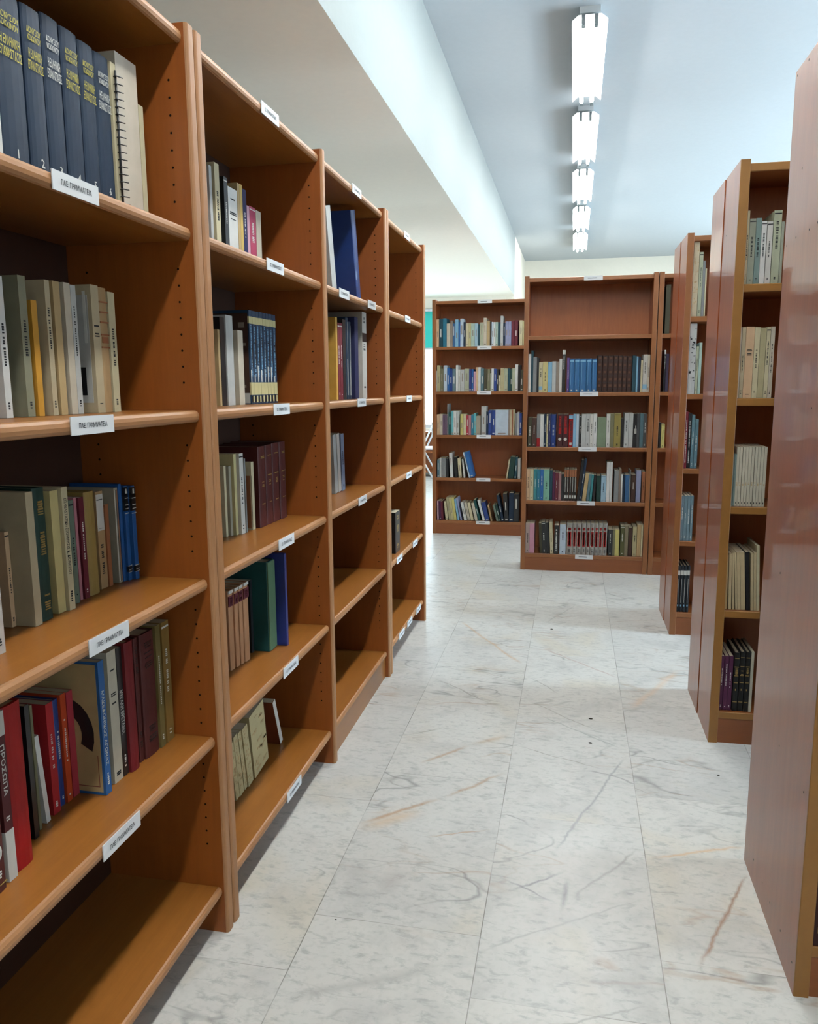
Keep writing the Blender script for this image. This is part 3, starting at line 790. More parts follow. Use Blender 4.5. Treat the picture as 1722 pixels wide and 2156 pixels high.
  (588, 8, 20, 200, 'crn', 'n', 0, 'numbered cream journal volume, sixth of ten'),
  (598, 8, 20, 200, 'crn', 'n', 0, 'numbered cream journal volume, seventh of ten'),
  (607, 8, 20, 200, 'crn', 'n', 0, 'numbered cream journal volume, eighth of ten'),
  (616, 9, 20, 200, 'crn', 'n', 0, 'numbered cream journal volume, ninth of ten'),
  (626, 9, 20, 200, 'crn', 'n', 0, 'numbered cream journal volume, tenth of ten'),
]),
('F2', 's4', [
  (531, 6, 20, 192, 'tan', 'p', -1, 'tan journal leaning left'),
  (542, 9, 20, 197, 'crt', 'p', -2, 'ragged cream journal leaning left'),
  (555, 6, 20, 200, 'crt', 'p', -3, 'thin cream journal leaning left'),
  (565, 6, 20, 201, 'crt', 'p', -4, 'thinnish cream journal leaning left'),
  (572, 10, 20, 203, 'crt', 'p', -4, 'cream journal leaning left'),
  (583, 14, 20, 203, 'crt', 'p', -4, 'cream journal leaning against the black book'),
  (600, 12, 20, 205, 'bk', 'p', -4, 'black book leaning among cream journals'),
  (614, 9, 20, 200, 'crt', 'p', -3, 'cream journal right of the black book'),
  (624, 8, 20, 203, 'crt', 'p', -3, 'cream journal near the panel'),
  (633, 9, 20, 227, 'cr', 'p', -3, 'tallest cream journal partly behind the panel'),
]),
('F2', 'base', [
  (529, 11, 20, 197, 'pm', 't', 0, 'purple-maroon volume, first of three'),
  (542, 13, 20, 198, 'pm', 't', 0, 'purple-maroon volume, second of three'),
  (556, 13, 20, 199, 'pm', 't', 0, 'purple-maroon volume, third of three'),
  (573, 17, 20, 212, 'bkg', 'g3', 0, 'black volume with gilt bands, first of three'),
  (592, 16, 20, 216, 'bkg', 'g3', 0, 'black volume with gilt bands, second of three'),
  (610, 15, 20, 216, 'bkg', 'g3', 0, 'black volume with gilt bands, third of three'),
  (627, 9, 20, 218, 'cr3', 'p', 0, 'pale grey-cream book by the panel'),
]),
('F3', 's1', [
  (538, 25, 20, 352, 'crp', 'pt', 0, 'cream book with brown pattern'),
  (565, 16, 20, 295, 'ps', 't', 0, 'pale sage book'),
  (582, 11, 20, 255, 'gy', 'p', 0, 'grey book'),
  (594, 6, 20, 219, 'cr', 'p', 0, 'thin cream book'),
]),
('F3', 's2', [
  (538, 31, 20, 347, 'wg', 'pt2', 0, 'tall white-grey book with fine pattern'),
  (571, 11, 20, 225, 'ps', 't', 0, 'pale green book'),
  (584, 12, 20, 242, 'mt2', 'p', 0, 'mint-grey book'),
]),
('F3', 's3', [
  (536, 13, 20, 276, 'cr4', 'wt2', 0, 'dark red book with white title'),
  (551, 14, 20, 269, 'bk', 'wt2', 0, 'black book with white title'),
  (567, 14, 20, 261, 'tl2', 't', 0, 'teal-grey book'),
  (583, 15, 20, 239, 'tl2', 't', 0, 'shorter teal-grey book'),
]),
('F3', 's4', [
  (536, 13, 20, 225, 'sl', 't', 0, 'slate grey-blue volume, first of four'),
  (550, 15, 20, 226, 'sl', 't', 0, 'slate grey-blue volume, second of four'),
  (566, 13, 20, 226, 'sl', 't', 0, 'slate grey-blue volume, third of four'),
  (581, 12, 20, 226, 'sl', 't', 0, 'slate grey-blue volume, fourth of four'),
]),
('F3', 'base', [
  (536, 11, 20, 237, 'bkb', 'gb', 0, 'black volume with grey band, first of four'),
  (549, 14, 20, 238, 'bkb', 'gb', 0, 'black volume with grey band, second of four'),
  (564, 14, 20, 238, 'bkb', 'gb', 0, 'black volume with grey band, third of four'),
  (580, 13, 20, 239, 'bkb', 'gb', 0, 'black volume with grey band, fourth of four'),
]),
('G', 's1', [
  (556, 28, 20, 302, 'dol', 'p', 0, 'dark ochre book in shadow'),
]),
('G', 's2', [
  (562, 10, 20, 263, 'bk', 'wt', 0, 'black book with white tag'),
  (574, 17, 20, 239, 'dpu', 'p', 0, 'dark purple book'),
]),
('G', 's3', [
  (549, 12, 20, 164, 'bk', 'p', 0, 'slim black book'),
  (563, 21, 20, 154, 'yc2', 't', 0, 'yellow cream book'),
]),
('D', 's1', [
  (-1124, 22, 20, 223, 'pch', 'p', 0, ''),
  (-1100, 29, 20, 228, 'tl', 'p', 0, ''),
  (-1069, 31, 20, 230, 'bt', 'p', 0, ''),
  (-1037, 29, 20, 189, 'bg2', 'p', 0, ''),
  (-1006, 18, 20, 210, 'tp', 'p', 0, ''),
  (-987, 19, 20, 188, 'bl4', 'p', 0, ''),
  (-967, 26, 20, 219, 'lbl', 'p', 0, ''),
  (-939, 14, 20, 198, 'bl2', 'p', 0, ''),
  (-924, 25, 20, 224, 'wb', 'p', 0, ''),
  (-897, 15, 20, 197, 'nv', 'p', 0, ''),
  (-879, 21, 20, 188, 'cr', 'p', 0, ''),
  (-857, 21, 20, 188, 'yc', 'p', 0, ''),
  (-835, 29, 20, 185, 'mt2', 'p', 0, ''),
  (-805, 25, 20, 185, 'pb', 'p', 0, ''),
  (-779, 16, 20, 178, 'tl', 'p', 0, ''),
  (-762, 27, 20, 191, 'ps', 'p', 0, ''),
  (-733, 25, 20, 227, 'bg2', 'p', 0, ''),
  (-707, 26, 20, 203, 'tan', 'p', 0, ''),
  (-680, 10, 20, 197, 'bk', 'p', 0, ''),
  (-667, 14, 20, 192, 'wb', 'p', 0, ''),
  (-652, 15, 20, 191, 'w', 'p', 0, ''),
  (-636, 20, 20, 191, 'mt2', 'p', 0, ''),
  (-614, 17, 20, 190, 'tl', 'p', 0, ''),
  (-595, 21, 20, 240, 'wg', 'p', 0, ''),
  (-573, 17, 20, 184, 'nv', 'p', 0, ''),
  (-555, 23, 20, 194, 'lv', 'p', 0, ''),
  (-531, 23, 20, 194, 'lv', 'p', 0, ''),
  (-506, 22, 20, 199, 'mr', 'p', 0, ''),
  (-482, 27, 20, 203, 'mr', 'p', 0, ''),
  (-442, 24, 20, 200, 'cr', 'p', 0, ''),
  (-416, 10, 20, 197, 'yc', 'p', 0, ''),
]),
('D', 's2', [
  (-1124, 5, 20, 170, 'wg', 'p', 0, ''),
  (-1118, 25, 20, 214, 'kh', 'p', 0, ''),
  (-1092, 27, 20, 186, 'ol', 'p', 0, ''),
  (-1063, 29, 20, 213, 'wb', 'p', 0, ''),
  (-1033, 19, 20, 194, 'bl2', 'p', 0, ''),
  (-1013, 24, 20, 183, 'nb', 'p', 0, ''),
  (-988, 26, 20, 185, 'sl', 'p', 0, ''),
  (-960, 18, 20, 214, 'w', 'p', 0, ''),
  (-941, 18, 20, 179, 'w2', 'p', 0, ''),
  (-921, 32, 20, 179, 'wg', 'p', 0, ''),
  (-888, 38, 20, 184, 'ps', 'p', 0, ''),
  (-849, 18, 20, 181, 'nb2', 'p', 0, ''),
  (-830, 17, 20, 181, 'bl', 'p', 0, ''),
  (-812, 17, 20, 162, 'pk2', 'p', 0, ''),
  (-793, 18, 20, 196, 'pch', 'p', 0, ''),
  (-774, 20, 20, 196, 'w', 'p', 0, ''),
  (-753, 25, 20, 185, 'tl2', 'p', 0, ''),
  (-726, 27, 20, 180, 'dol', 'p', 0, ''),
  (-698, 21, 20, 179, 'ol', 'p', 0, ''),
  (-675, 9, 20, 147, 'sg2', 'p', 0, ''),
  (-665, 19, 20, 184, 'w', 'p', 0, ''),
  (-645, 22, 20, 181, 'nb', 'p', 0, ''),
  (-621, 14, 20, 178, 'bk', 'p', 0, ''),
  (-606, 16, 20, 130, 'cr', 'p', 0, ''),
  (-589, 29, 20, 186, 'kh', 'p', 0, ''),
  (-559, 27, 20, 183, 'ps', 'p', 0, ''),
  (-530, 19, 20, 183, 'tl', 'p', 0, ''),
  (-510, 14, 20, 177, 'dg', 'p', 0, ''),
  (-495, 22, 20, 185, 'ps', 'p', 0, ''),
  (-472, 23, 20, 214, 'w', 'p', 0, ''),
  (-447, 20, 20, 209, 'bk', 'p', 0, ''),
  (-426, 18, 20, 171, 'dol', 'p', 0, ''),
]),
('D', 's3', [
  (-1121, 25, 20, 170, 'pch', 'p', 0, ''),
  (-1095, 23, 20, 173, 'bg2', 'p', 0, ''),
  (-1071, 18, 20, 170, 'pu2', 'p', 0, ''),
  (-1052, 19, 20, 170, 'pu2', 'p', 0, ''),
  (-1032, 9, 20, 258, 'gy', 'p', 0, ''),
  (-1022, 24, 20, 189, 'tgr', 'p', 0, ''),
  (-997, 17, 20, 200, 'aq', 'p', 0, ''),
  (-979, 24, 20, 200, 'w', 'p', 0, ''),
  (-954, 24, 20, 200, 'wg', 'p', 0, ''),
  (-921, 25, 20, 173, 'yc2', 'p', 0, ''),
  (-895, 23, 20, 173, 'cr', 'p', 0, ''),
  (-870, 18, 20, 165, 'rp', 'p', 0, ''),
  (-851, 20, 20, 162, 'pk', 'p', 0, ''),
  (-830, 22, 20, 170, 'bt', 'p', 0, ''),
  (-807, 18, 20, 181, 'aq', 'p', 0, ''),
  (-788, 37, 20, 157, 'bg3', 'p', 0, ''),
  (-745, 39, 20, 238, 'wg', 'p', 0, ''),
  (-705, 18, 20, 195, 'nv', 'p', 0, ''),
  (-686, 26, 20, 206, 'nb', 'p', 0, ''),
  (-658, 28, 20, 206, 'nb', 'p', 0, ''),
  (-629, 107, 20, 208, 'wb', 'p', 0, ''),
  (-521, 13, 20, 208, 'tp', 'p', 0, ''),
  (-507, 14, 20, 208, 'bg', 'p', 0, ''),
  (-492, 9, 20, 208, 'tn3', 'p', 0, ''),
  (-482, 11, 20, 208, 'cr', 'p', 0, ''),
  (-465, 16, 20, 179, 'gy', 'p', 0, ''),
  (-448, 16, 20, 189, 'wg', 'p', 0, ''),
  (-431, 18, 20, 181, 'nb', 'p', 0, ''),
]),
('D', 's4', [
  (-1118, 20, 20, 152, 'tl2', 'p', 0, ''),
  (-1097, 16, 20, 166, 'wg', 'p', 0, ''),
  (-1080, 36, 20, 166, 'gy', 'p', 0, ''),
  (-1043, 22, 20, 161, 'bk', 'p', 0, ''),
  (-1005, 24, 20, 209, 'w', 'p', -3, ''),
  (-967, 25, 20, 173, 'bk', 'p', -3, ''),
  (-933, 25, 20, 162, 'cr', 'p', -4, ''),
  (-891, 12, 20, 157, 'w2', 'p', -6, ''),
  (-846, 11, 20, 219, 'wb', 'p', -14, ''),
  (-832, 28, 20, 222, 'bl2', 'p', -14, ''),
  (-535, 11, 20, 159, 'cr', 'p', 8, ''),
  (-517, 41, 20, 181, 'dg', 'p', 6, ''),
  (-468, 18, 20, 179, 'tl', 'p', 4, ''),
  (-438, 20, 20, 166, 'wg', 'p', 0, ''),
]),
('D', 'base', [
  (-1117, 12, 20, 163, 'pk2', 'p', -1, ''),
  (-1098, 17, 20, 163, 'pm', 'p', -3, ''),
  (-1080, 16, 20, 161, 'mr', 'p', -3, ''),
  (-1044, 20, 20, 160, 'cr', 'p', -6, ''),
  (-1015, 20, 20, 194, 'kh', 'p', -8, ''),
  (-993, 21, 20, 195, 'yc', 'p', -8, ''),
  (-970, 21, 20, 195, 'yc2', 'p', -8, ''),
  (-941, 16, 20, 184, 'lbl', 'p', -10, ''),
  (-917, 13, 20, 196, 'lv', 'p', -12, ''),
  (-884, 23, 20, 157, 'w', 'p', -12, ''),
  (-854, 22, 20, 155, 'bg2', 'p', -12, ''),
  (-827, 23, 20, 155, 'cr', 'p', -12, ''),
  (-792, 24, 20, 153, 'bg2', 'p', -13, ''),
  (-764, 19, 20, 182, 'tgr', 'p', -14, ''),
  (-726, 19, 20, 183, 'w', 'p', -15, ''),
  (-702, 33, 20, 161, 'nb', 'p', -14, ''),
  (-659, 12, 20, 140, 'tn2', 'p', -12, ''),
  (-610, 17, 20, 141, 'gg', 'p', -14, ''),
  (-590, 18, 20, 147, 'dg', 'p', -14, ''),
  (-567, 21, 20, 226, 'nv', 'p', -12, ''),
  (-542, 34, 20, 238, 'bk', 'p', -4, ''),
  (-506, 38, 20, 244, 'nv', 'p', 0, ''),
  (-467, 43, 20, 234, 'bk', 'p', 0, ''),
]),
]

# ------------------------------------------------------------------ books
PAL = dict(w='#e6e6e0', w2='#dcd9cf', wg='#c6c7c2', wb='#c9d8e4', cr='#d8cca6', cr2='#e2d6c2', cr3='#cfc8b4', crn='#d6cfb8', crp='#cfc0a0', crt='#cdb88e', nv='#142c44', nb='#1d3f86', nb2='#22307c', nv2='#2a2f5c', nvx='#1c2c44',
           olg='#8f8d74', ol='#7d7a5c', olv='#7a6a3c', olt='#8c8268', dol='#4a4632', dbr='#4a3024', amb='#d49a34', amb2='#d8b868', bg='#c8b896', bg2='#d4c8b2', bg3='#a8a08c', tan='#c4a878', tn2='#b8966a', tn3='#a86a44', tnp='#c48e64',
           wr='#cdc3ba', pch='#dcb890', dg='#1e4038', py='#d8c88a', yc='#d2c690', yc2='#d8cc7c', ycr='#c9b98a', gg='#6f8070', pk='#c08088', pk2='#d8a8b8', pk3='#d89cb0', cri='#b84a68', rp='#b03440', mr='#6a2230', mr2='#5a2420', mw='#5c2224', mb='#5a231e', dr='#7c1a20', drk='#46181a', cr4='#7c1c2c',
           och='#a58a4c', bl='#1f5a9c', bl2='#2c68a8', bl3='#1a4260', blv='#2e6a9c', bl4='#3c6a96', lbl='#8cbcd8', lb='#98a8c4', bt='#2a7890', tl='#1c4854', tl2='#5c7c84', tl3='#3c8a8c', tgr='#14504e', aq='#6cb8bc', mt='#86bca4', mt2='#b4ccbc', pb='#a8c8d8', gy='#8c8e8c', dgy='#4c4e50', gb='#8a7868', gs='#a8a49c',
           bk='#15171a', gbk='#5c5c34', bkg='#181614', bkb='#1c2228', dbx='#2c2622', rd='#a80e0e', rd2='#b8262c', nbx='#1c3c6c', orr='#c8481c', pu='#6c4c8c', pu2='#6c5468', dpu='#3c3048', pm='#5a2448', pnt='#a87c78', pg='#bca8a0', lv='#9aa0c0', tp='#9c8e80',
           brv='#40251a', brb='#6a4630', brq='#8a4424', sg='#7c8c70', sg2='#9ca08c', sgt='#7c938c', ps='#b4b89c', kh='#bcb288', yo='#9c8c4a', gd='#8c6c34', yl='#d8a848', sl='#6c848c', bx='#888')
PAL['gsp'] = '#5c7a5a'; PAL['f1k'] = '#3a1614'; PAL['nb_'] = PAL['nbx']; PAL['or'] = PAL['orr']
DARKS = {'nv', 'nb', 'nb2', 'nv2', 'dol', 'dbr', 'dg', 'mr', 'mr2', 'mw', 'mb', 'dr', 'drk', 'cr4', 'bl', 'bl2', 'bl3', 'blv', 'bl4', 'bt', 'tl', 'tl2', 'tl3', 'tgr', 'bk', 'gbk', 'bkg', 'bkb', 'dbx', 'rd', 'rd2', 'or', 'pm', 'dpu', 'pu', 'brv', 'olv', 'gd', 'dgy', 'sl', 'rp', 'cri', 'pu2'}
_cm = {}
def cov(c):
    if c not in _cm:
        gl = c in ('nb', 'bl3', 'blv', 'cr2', 'bk', 'nb2', 'w')
        _cm[c] = plain('book_cover_' + c, PAL[c], .42 if gl else .6, .45 if gl else .3, coat=.15 if gl else 0, var=.05)
    return _cm[c]
ROWTXT = dict(s1='top shelf', s2='second shelf', s3='third shelf', s4='fourth shelf', base='bottom shelf')
UNIT = dict(A='nearest left bay', B='second left bay', C='third left bay', D='last left bay', E='full far bookcase', F2='middle right stack', F3='farthest right stack', G='partly hidden far bookcase')
HARD = {'dg', 'mb', 'mr2', 'rd', 'nv', 'bl', 'tnp', 'och', 'tgr', 'brv', 'blv', 'bkg', 'bkb', 'dr', 'gs', 'nb2', 'nb'}

def cover_prism(mb, t, d, h, tb, bul, m=0, zf=lambda x: 0):
    pts = [(0, d), (0, bul)]
    if bul > 0:
        for k in range(1, 6):
            a = PI * k / 6; pts.append((t / 2 - t / 2 * math.cos(a), bul - bul * math.sin(a)))
    pts += [(t, bul), (t, d), (t - tb, d), (t - tb, bul + tb), (tb, bul + tb), (tb, d)]
    mb.prism(pts, 'z', 0, h, m)
def book_parts(t, d, h, c, sty, seed, simple=False):
    """returns list of (part name, MB, materials)"""
    R = random.Random(seed)
    hard = c in HARD or sty in ('K', 'rb', 'V2', 'rt', 'g3', 'gb', 'r')
    tb = min(.0026 if hard else .0009, t * .2)
    bul = min(.004, t * .12) if hard else .0
    cm = MB(); cover_prism(cm, t, d, h, tb, bul)
    pg = MB(); ins = .003 if hard else .0004
    pg.box((tb + .0001, bul + tb + .0002, ins), (t - tb - .0001, d - (ins if hard else -.0002), h - ins))
    out = [('cover', cm, [cov(c)]), ('page_block', pg, [M_PAGE])]
    dark = c in DARKS
    ink = M_WHITE_INK if dark else M_INK
    lt = MB(); mats = [ink, M_GOLD, cov('w2'), cov('bk'), cov('mr'), cov('yc'), cov('lbl'), M_YEL_INK, cov('rd'), cov('tan'), cov('tn3'), cov('dg'), cov('brb'), cov('gsp')]
    y0 = -.0005
    def band(z0, z1, m, a=.04, b=.96, wrap=False):
        x0, x1 = t * a, t * b
        if wrap: lt.box((-.0003, -.0004, z0 * h), (t + .0003, max(bul, .001) + .004, z1 * h), m)
        else: lt.box((x0, y0, z0 * h), (x1, max(bul, .0005), z1 * h), m)
    def dashes(z0, z1, m, cx=.5, wd=.32, step=.0042):
        z = z0 * h
        while z < z1 * h:
            L = R.uniform(.0018, .0034)
            if R.random() < .88:
                ww = wd * R.uniform(.7, 1.0)
                lt.box((t * (cx - ww / 2), y0, z), (t * (cx + ww / 2), bul + .0002, z + L), m)
            z += step
    if sty == 't':
        a = R.uniform(.35, .5); dashes(a, min(.93, a + R.uniform(.22, .4)), 0, wd=R.uniform(.2, .38)); dashes(.06, .1, 0, wd=.3)
        if R.random() < .35: band(.95, .965, 0)
    elif sty in ('T', 'W', 'M'):
        txt = {'T': 'ΕΠΑΝΑΣΤΑΤΙΚΗ ΕΞΟΡΜΗΣΙΣ Κ. ΔΙΟΝΥΣΙΟΥ', 'W': 'ΜΕΓΑΛΗ ΒΡΕΤΑΝΙΑ', 'M': 'ΜΑΚΕΔΟΝΙΚΟΣ ΑΓΩΝΑΣ'}[sty]
        if c == 'cr' and d < .13 and sty == 'T': pass
        zc, ln = {'T': (.60, .62), 'W': (.50, .34), 'M': (.50, .56)}[sty]
        if simple: txt = 'ΒΙΒΛΙΟΓΡΑΦΙΑ'; zc, ln = .5, .34
        put_text(lt, txt, t / 2, zc * h, t * (.48 if sty != 'W' else .62), ln * h, y0, 0, True); dashes(.07, .16, 0)
    elif sty == 'T2' or sty == 't2':
        dashes(.60, .63, 0, wd=.6); dashes(.66, .69, 0, wd=.7); dashes(.05, .08, 0, wd=.5); dashes(.85, .86, 0, wd=.6)
    elif sty[0] == 'K':
        m = 7 if sty[1] in '1245' else 0
        put_text(lt, 'ΔΙΟΝΥΣΙΟΥ\nΚΟΚΚΙΝΟΥ', t * .5, .845 * h, .020, t * .74, y0 - .0006, m)
        put_text(lt, 'Η ΕΛΛΗΝΙΚΗ\nΕΠΑΝΑΣΤΑΣΙΣ', t * .5, .70 * h, .030, t * .80, y0 - .0006, m)
        put_text(lt, sty[1], t * .5, .115 * h, .013, None, y0 - .0006, 0)
    elif sty == 'g': dashes(.80, .9, 1, wd=.5); dashes(.5, .66, 1, wd=.45); dashes(.08, .2, 1, wd=.5)
    elif sty == 'g2':
        dashes(.85, .87, 1, wd=.55); dashes(.62, .63, 1, wd=.6); dashes(.5, .56, 1, wd=.3); dashes(.28, .29, 1, wd=.5)
    elif sty == 'r':
        for z in (.88, .80, .72, .62, .52): band(z, z + .012, 10)
        band(.56, .61, 10, .15, .85)
    elif sty == 's': band(0.02, .98, 2, .1, .25); band(.02, .98, 3, .5, .58); band(.02, .98, 10, .75, .9)
    elif sty == 'lab': band(.6, .97, 2, .02, .98); band(.91, .92, 3, .1, .9); band(.62, .625, 3, .2, .8); dashes(.15, .45, 0)
    elif sty == 'B':
        band(.74, .99, 3, wrap=True)
        for z in (.76, .80, .87, .71): band(z, z + .007, 2, -.01, 1.01)
        band(.92, .97, 2, .3, .7); band(.09, .15, 3, wrap=True)
        for z in (.085, .152, .11): band(z, z + .006, 2, -.01, 1.01)
    elif sty == 'k':
        for z in (.88, .80, .72, .20, .12): dashes(z, z + .05, 3, wd=.6, step=.005)
    elif sty in ('V', 'V0'):
        band(.86, .935, 5, wrap=True); band(.10, .235, 5, wrap=True); band(.02, .09, 3, .1, .5); band(.02, .09, 5, .55, .95)
        band(.24, .24 + R.uniform(.05, .22), 2, .1, .35); dashes(.3, .84, 6, wd=.3); band(R.uniform(.3, .5), R.uniform(.6, .8), 3, .6, .85)
    elif sty == 'orc':
        band(.04, .80, 0, 0, .01)
        lt.box((-.0006, .004, .02 * h), (-.0001, d * .96, .80 * h), 10)
    elif sty == 'lb': band(.80, .93, 4, .02, .98); dashes(.82, .91, 9, wd=.6); band(.96, .998, 2, .02, .98)
    elif sty == 'pt' or sty == 'pt2':
        for k in range(26):
            z = R.uniform(.05, .95); a = R.uniform(.05, .8); lt.box((t * a, y0, z * h), (t * min(.97, a + R.uniform(.05, .3)), bul + .0002, z * h + R.uniform(.002, .008)), 9 if sty == 'pt' else 0)
    elif sty == 'st': band(.05, .95, 2, .55, .62); band(.05, .5, 2, .3, .36)
    elif sty == 'bd': band(.66, .76, 3, .02, .98); dashes(.56, .64, 0, wd=.5); band(.12, .14, 0, .3, .7); dashes(.85, .95, 0)
    elif sty == 'bl': band(.93, 1.0, 2, -.01, 1.01); band(.02, .1, 2, .1, .9); band(.2, .85, 2, .35, .5)
    elif sty == 'wt': band(.9, 1.0, 2, .05, .95); dashes(.55, .85, 0, wd=.3)
    elif sty == 'wt2': dashes(.1, .85, 0, wd=.35)
    elif sty == 'tb': dashes(.5, .8, 0, wd=.3); band(.08, .2, 6, .02, .98)
    elif sty == 'tb2': band(.86, .97, 6, .02, .98); dashes(.2, .8, 3, wd=.5); band(.06, .14, 2, .2, .8)
    elif sty == 'V2': band(.90, .95, 6, .1, .9); band(.03, .07, 2, .35, .65); band(.2, .88, 6, .28, .33)
    elif sty == 'rb':
        for z in (.90, .72, .52, .32, .15): band(z, z + .06, 12, .25, .75)
        for z in (.99, .85, .66, .46, .27, .1): band(z - .01, z, 3)
    elif sty == 'rf': band(0.01, .27, 8, .02, .98)
    elif sty == 'ci':
        band(.62, .95, 8, .3, .7); lt.cyl((t / 2, y0 - .0004, .24 * h), (t / 2, .0006, .24 * h), t * .3, 12, 2)
        dashes(.72, .95, 0, wd=.2); band(.4, .6, 8, .25, .75)
    elif sty == 'wsp': band(.42, .56, 2, .35, .95); band(.48, .66, 2, .6, .8)
    elif sty == 'wl': band(.76, .99, 10, .05, .95); band(.28, .75, 2, .40, .58); band(.08, .18, 2, .15, .85)
    elif sty == 'rt':
        band(.26, .74, 8, .18, .78); band(.29, .71, 2, .36, .60); band(.78, .86, 8, .25, .75); band(.8, .84, 2, .4, .6); dashes(.08, .16, 3, wd=.4); dashes(.32, .68, 3, wd=.14)
    elif sty == 'n': band(.04, .07, 3, .35, .65); dashes(.35, .4, 9, wd=.5)
    elif sty == 'g3':
        for z in (.9, .75, .6, .48, .15): band(z, z + .012, 1, .1, .9)
        band(.35, .38, 1, .4, .6); dashes(.62, .72, 1, wd=.5)
    elif sty == 'gb': band(.80, .90, 2, .0, 1.0); band(.2, .72, 2, .4, .5); band(.12, .16, 6, .3, .7)
    elif sty == 'spiral':
        k = .06
        while k < .95: lt.cyl((t * .3, -.006, k * h), (t * 1.35, -.0105, k * h + .001), .0011, 5, 3); lt.cyl((t * .3, -.006, k * h), (t * .55, .0, k * h), .0011, 5, 3); k += .05
        lt.cyl((t * .55, -.004, .05 * h), (t * .55, -.004, .95 * h), .0022, 6, 3)
    elif sty == 'rc': pass
    elif sty == 'mw':
        lt.box((-.0004, -.0005, 0), (t + .0004, bul + .012, .30 * h), 2); put_text(lt, 'ΠΡΟΣΩΠΑ', t * .5, .66 * h, t * .5, .30 * h, -.0009, 0, True)
        dashes(.36, .42, 0, wd=.5); lt.box((-.0004, -.0005, .86 * h), (t + .0004, bul + .012, h), 2)
    elif sty == 'mo':
        put_text(lt, 'Ο', t * .5, .55 * h, t * .7, None, -.0009, 0); dashes(.2, .3, 0, wd=.5); band(.1, .11, 1)
    elif sty == 'tg': lt.box((.001, -.0008, .002), (t - .001, bul + .002, h - .002), 13)
    elif sty == 'fe': lt.box((.0002, -.0012, .001), (t - .0002, .001, h - .001), 2)
    if lt.f:
        nm = {'spiral': 'spiral_binding', 'lab': 'spine_sticker', 'lb': 'spine_label'}.get(sty, 'spine_lettering')
        out.append((nm, lt, mats))
    if sty == 'V0':
        pc = MB(); pc.box((-.0006, .004, .12 * h), (0, d * .97, .97 * h), 0); pc.box((-.0006, .004, .01 * h), (0, d * .97, .12 * h), 1)
        for k in range(16):
            yy, zz = R.uniform(.01, .11), R.uniform(.15, .85) * h; pc.box((-.001, yy, zz), (-.0006, yy + R.uniform(.006, .02), zz + R.uniform(.004, .02)), 2)
        out.append(('cover_picture', pc, [cov('dbr'), cov('wg'), cov('tp')]))
    if sty in ('T2', 'M') and not simple:
        # picture printed on the front board (flat print on the cover, facing the viewer side)
        pc = MB(); x = -.0005
        if sty == 'T2':
            pc.box((x, .008, .08 * h), (0, d * .95, .92 * h), 0); pc.box((x - .0003, .02, .14 * h), (x, d * .55, .36 * h), 1)
            pc.box((x - .0003, .03, .36 * h), (x, d * .45, .52 * h), 2); pc.box((x - .0003, .012, .55 * h), (x, .018, .95 * h), 3); pc.box((x - .0003, d * .5, .74 * h), (x, d * .9, .9 * h), 4)
            out.append(('cover_picture', pc, [cov('wg'), cov('bk'), cov('bg3'), cov('w'), cov('yo')]))
        else:
            pc.box((x, .006, .02 * h), (0, d * .97, .98 * h), 0)
            n = 14
            for k in range(n):
                a0, a1 = -.3 + 3.9 * k / n, -.3 + 3.9 * (k + 1) / n
                cy, cz = .075, .45 * h
                q = [(cy + rr * math.cos(a), cz + rr * 1.25 * math.sin(a)) for a, rr in ((a0, .058), (a1, .058), (a1, .032), (a0, .032))]
                i = len(pc.v); pc.v += [Vector((x - .0004, yy, zz)) for yy, zz in q]; pc.face([i, i + 1, i + 2, i + 3], 1)
            pc.box((x - .0004, .012, .06 * h), (x, .013, .30 * h), 2); pc.box((x - .0004, .012, .06 * h), (x, d * .9, .0645 * h), 2)
            out.append(('cover_picture', pc, [cov('tan'), cov('bk'), cov('dr')]))
    return out
def place_book(x, t, setb, h, c, sty, lean, base, rz, z, depth_in, seed, small=False):
    t, h, setb = t / 1000, h / 1000, setb / 1000
    h = min(h, .332 if z < 1.5 else .340)
    d = min(.158, depth_in - setb)
    parts = book_parts(t, d, h, c, sty, seed, small)
    if lean:
        a = math.radians(lean); rot = Matrix.Rotation(a, 3, 'Y'); pv = Vector((0, 0, 0)) if lean < 0 else Vector((t, 0, 0))
        for _, mb, _m in parts: mb.v = [rot @ (Vector(v) - pv) + pv for v in mb.v]
    r = empty('book', (0, 0, 0), rz)
    R3 = Matrix.Rotation(rz, 3, 'Z')
    p = Vector(base) + R3 @ Vector((x, setb, 0)); r.location = (p.x, p.y, z + .0006)
    for nm, mb, mats in parts: mb.build(nm, mats, r, fix=(nm in ('cover', 'page_block')))
    return r
UNITS = dict(A=((-.75, 0, 0), PI / 2, .291), B=((-.75, 0, 0), PI / 2, .291), C=((-.75, 0, 0), PI / 2, .291), D=((-.75, 0, 0), PI / 2, .291),
             E=((0, 5.322, 0), 0, .23), F2=((0, 2.777, 0), 0, .235), F3=((0, 4.02, 0), 0, .225), G=((0, 5.322, 0), 0, .23))
FAR = MB(); far_mats = []; far_idx = {}
def far_m(c):
    if c not in far_idx: far_idx[c] = len(far_mats); far_mats.append(cov(c))
    return far_idx[c]
seen = {}
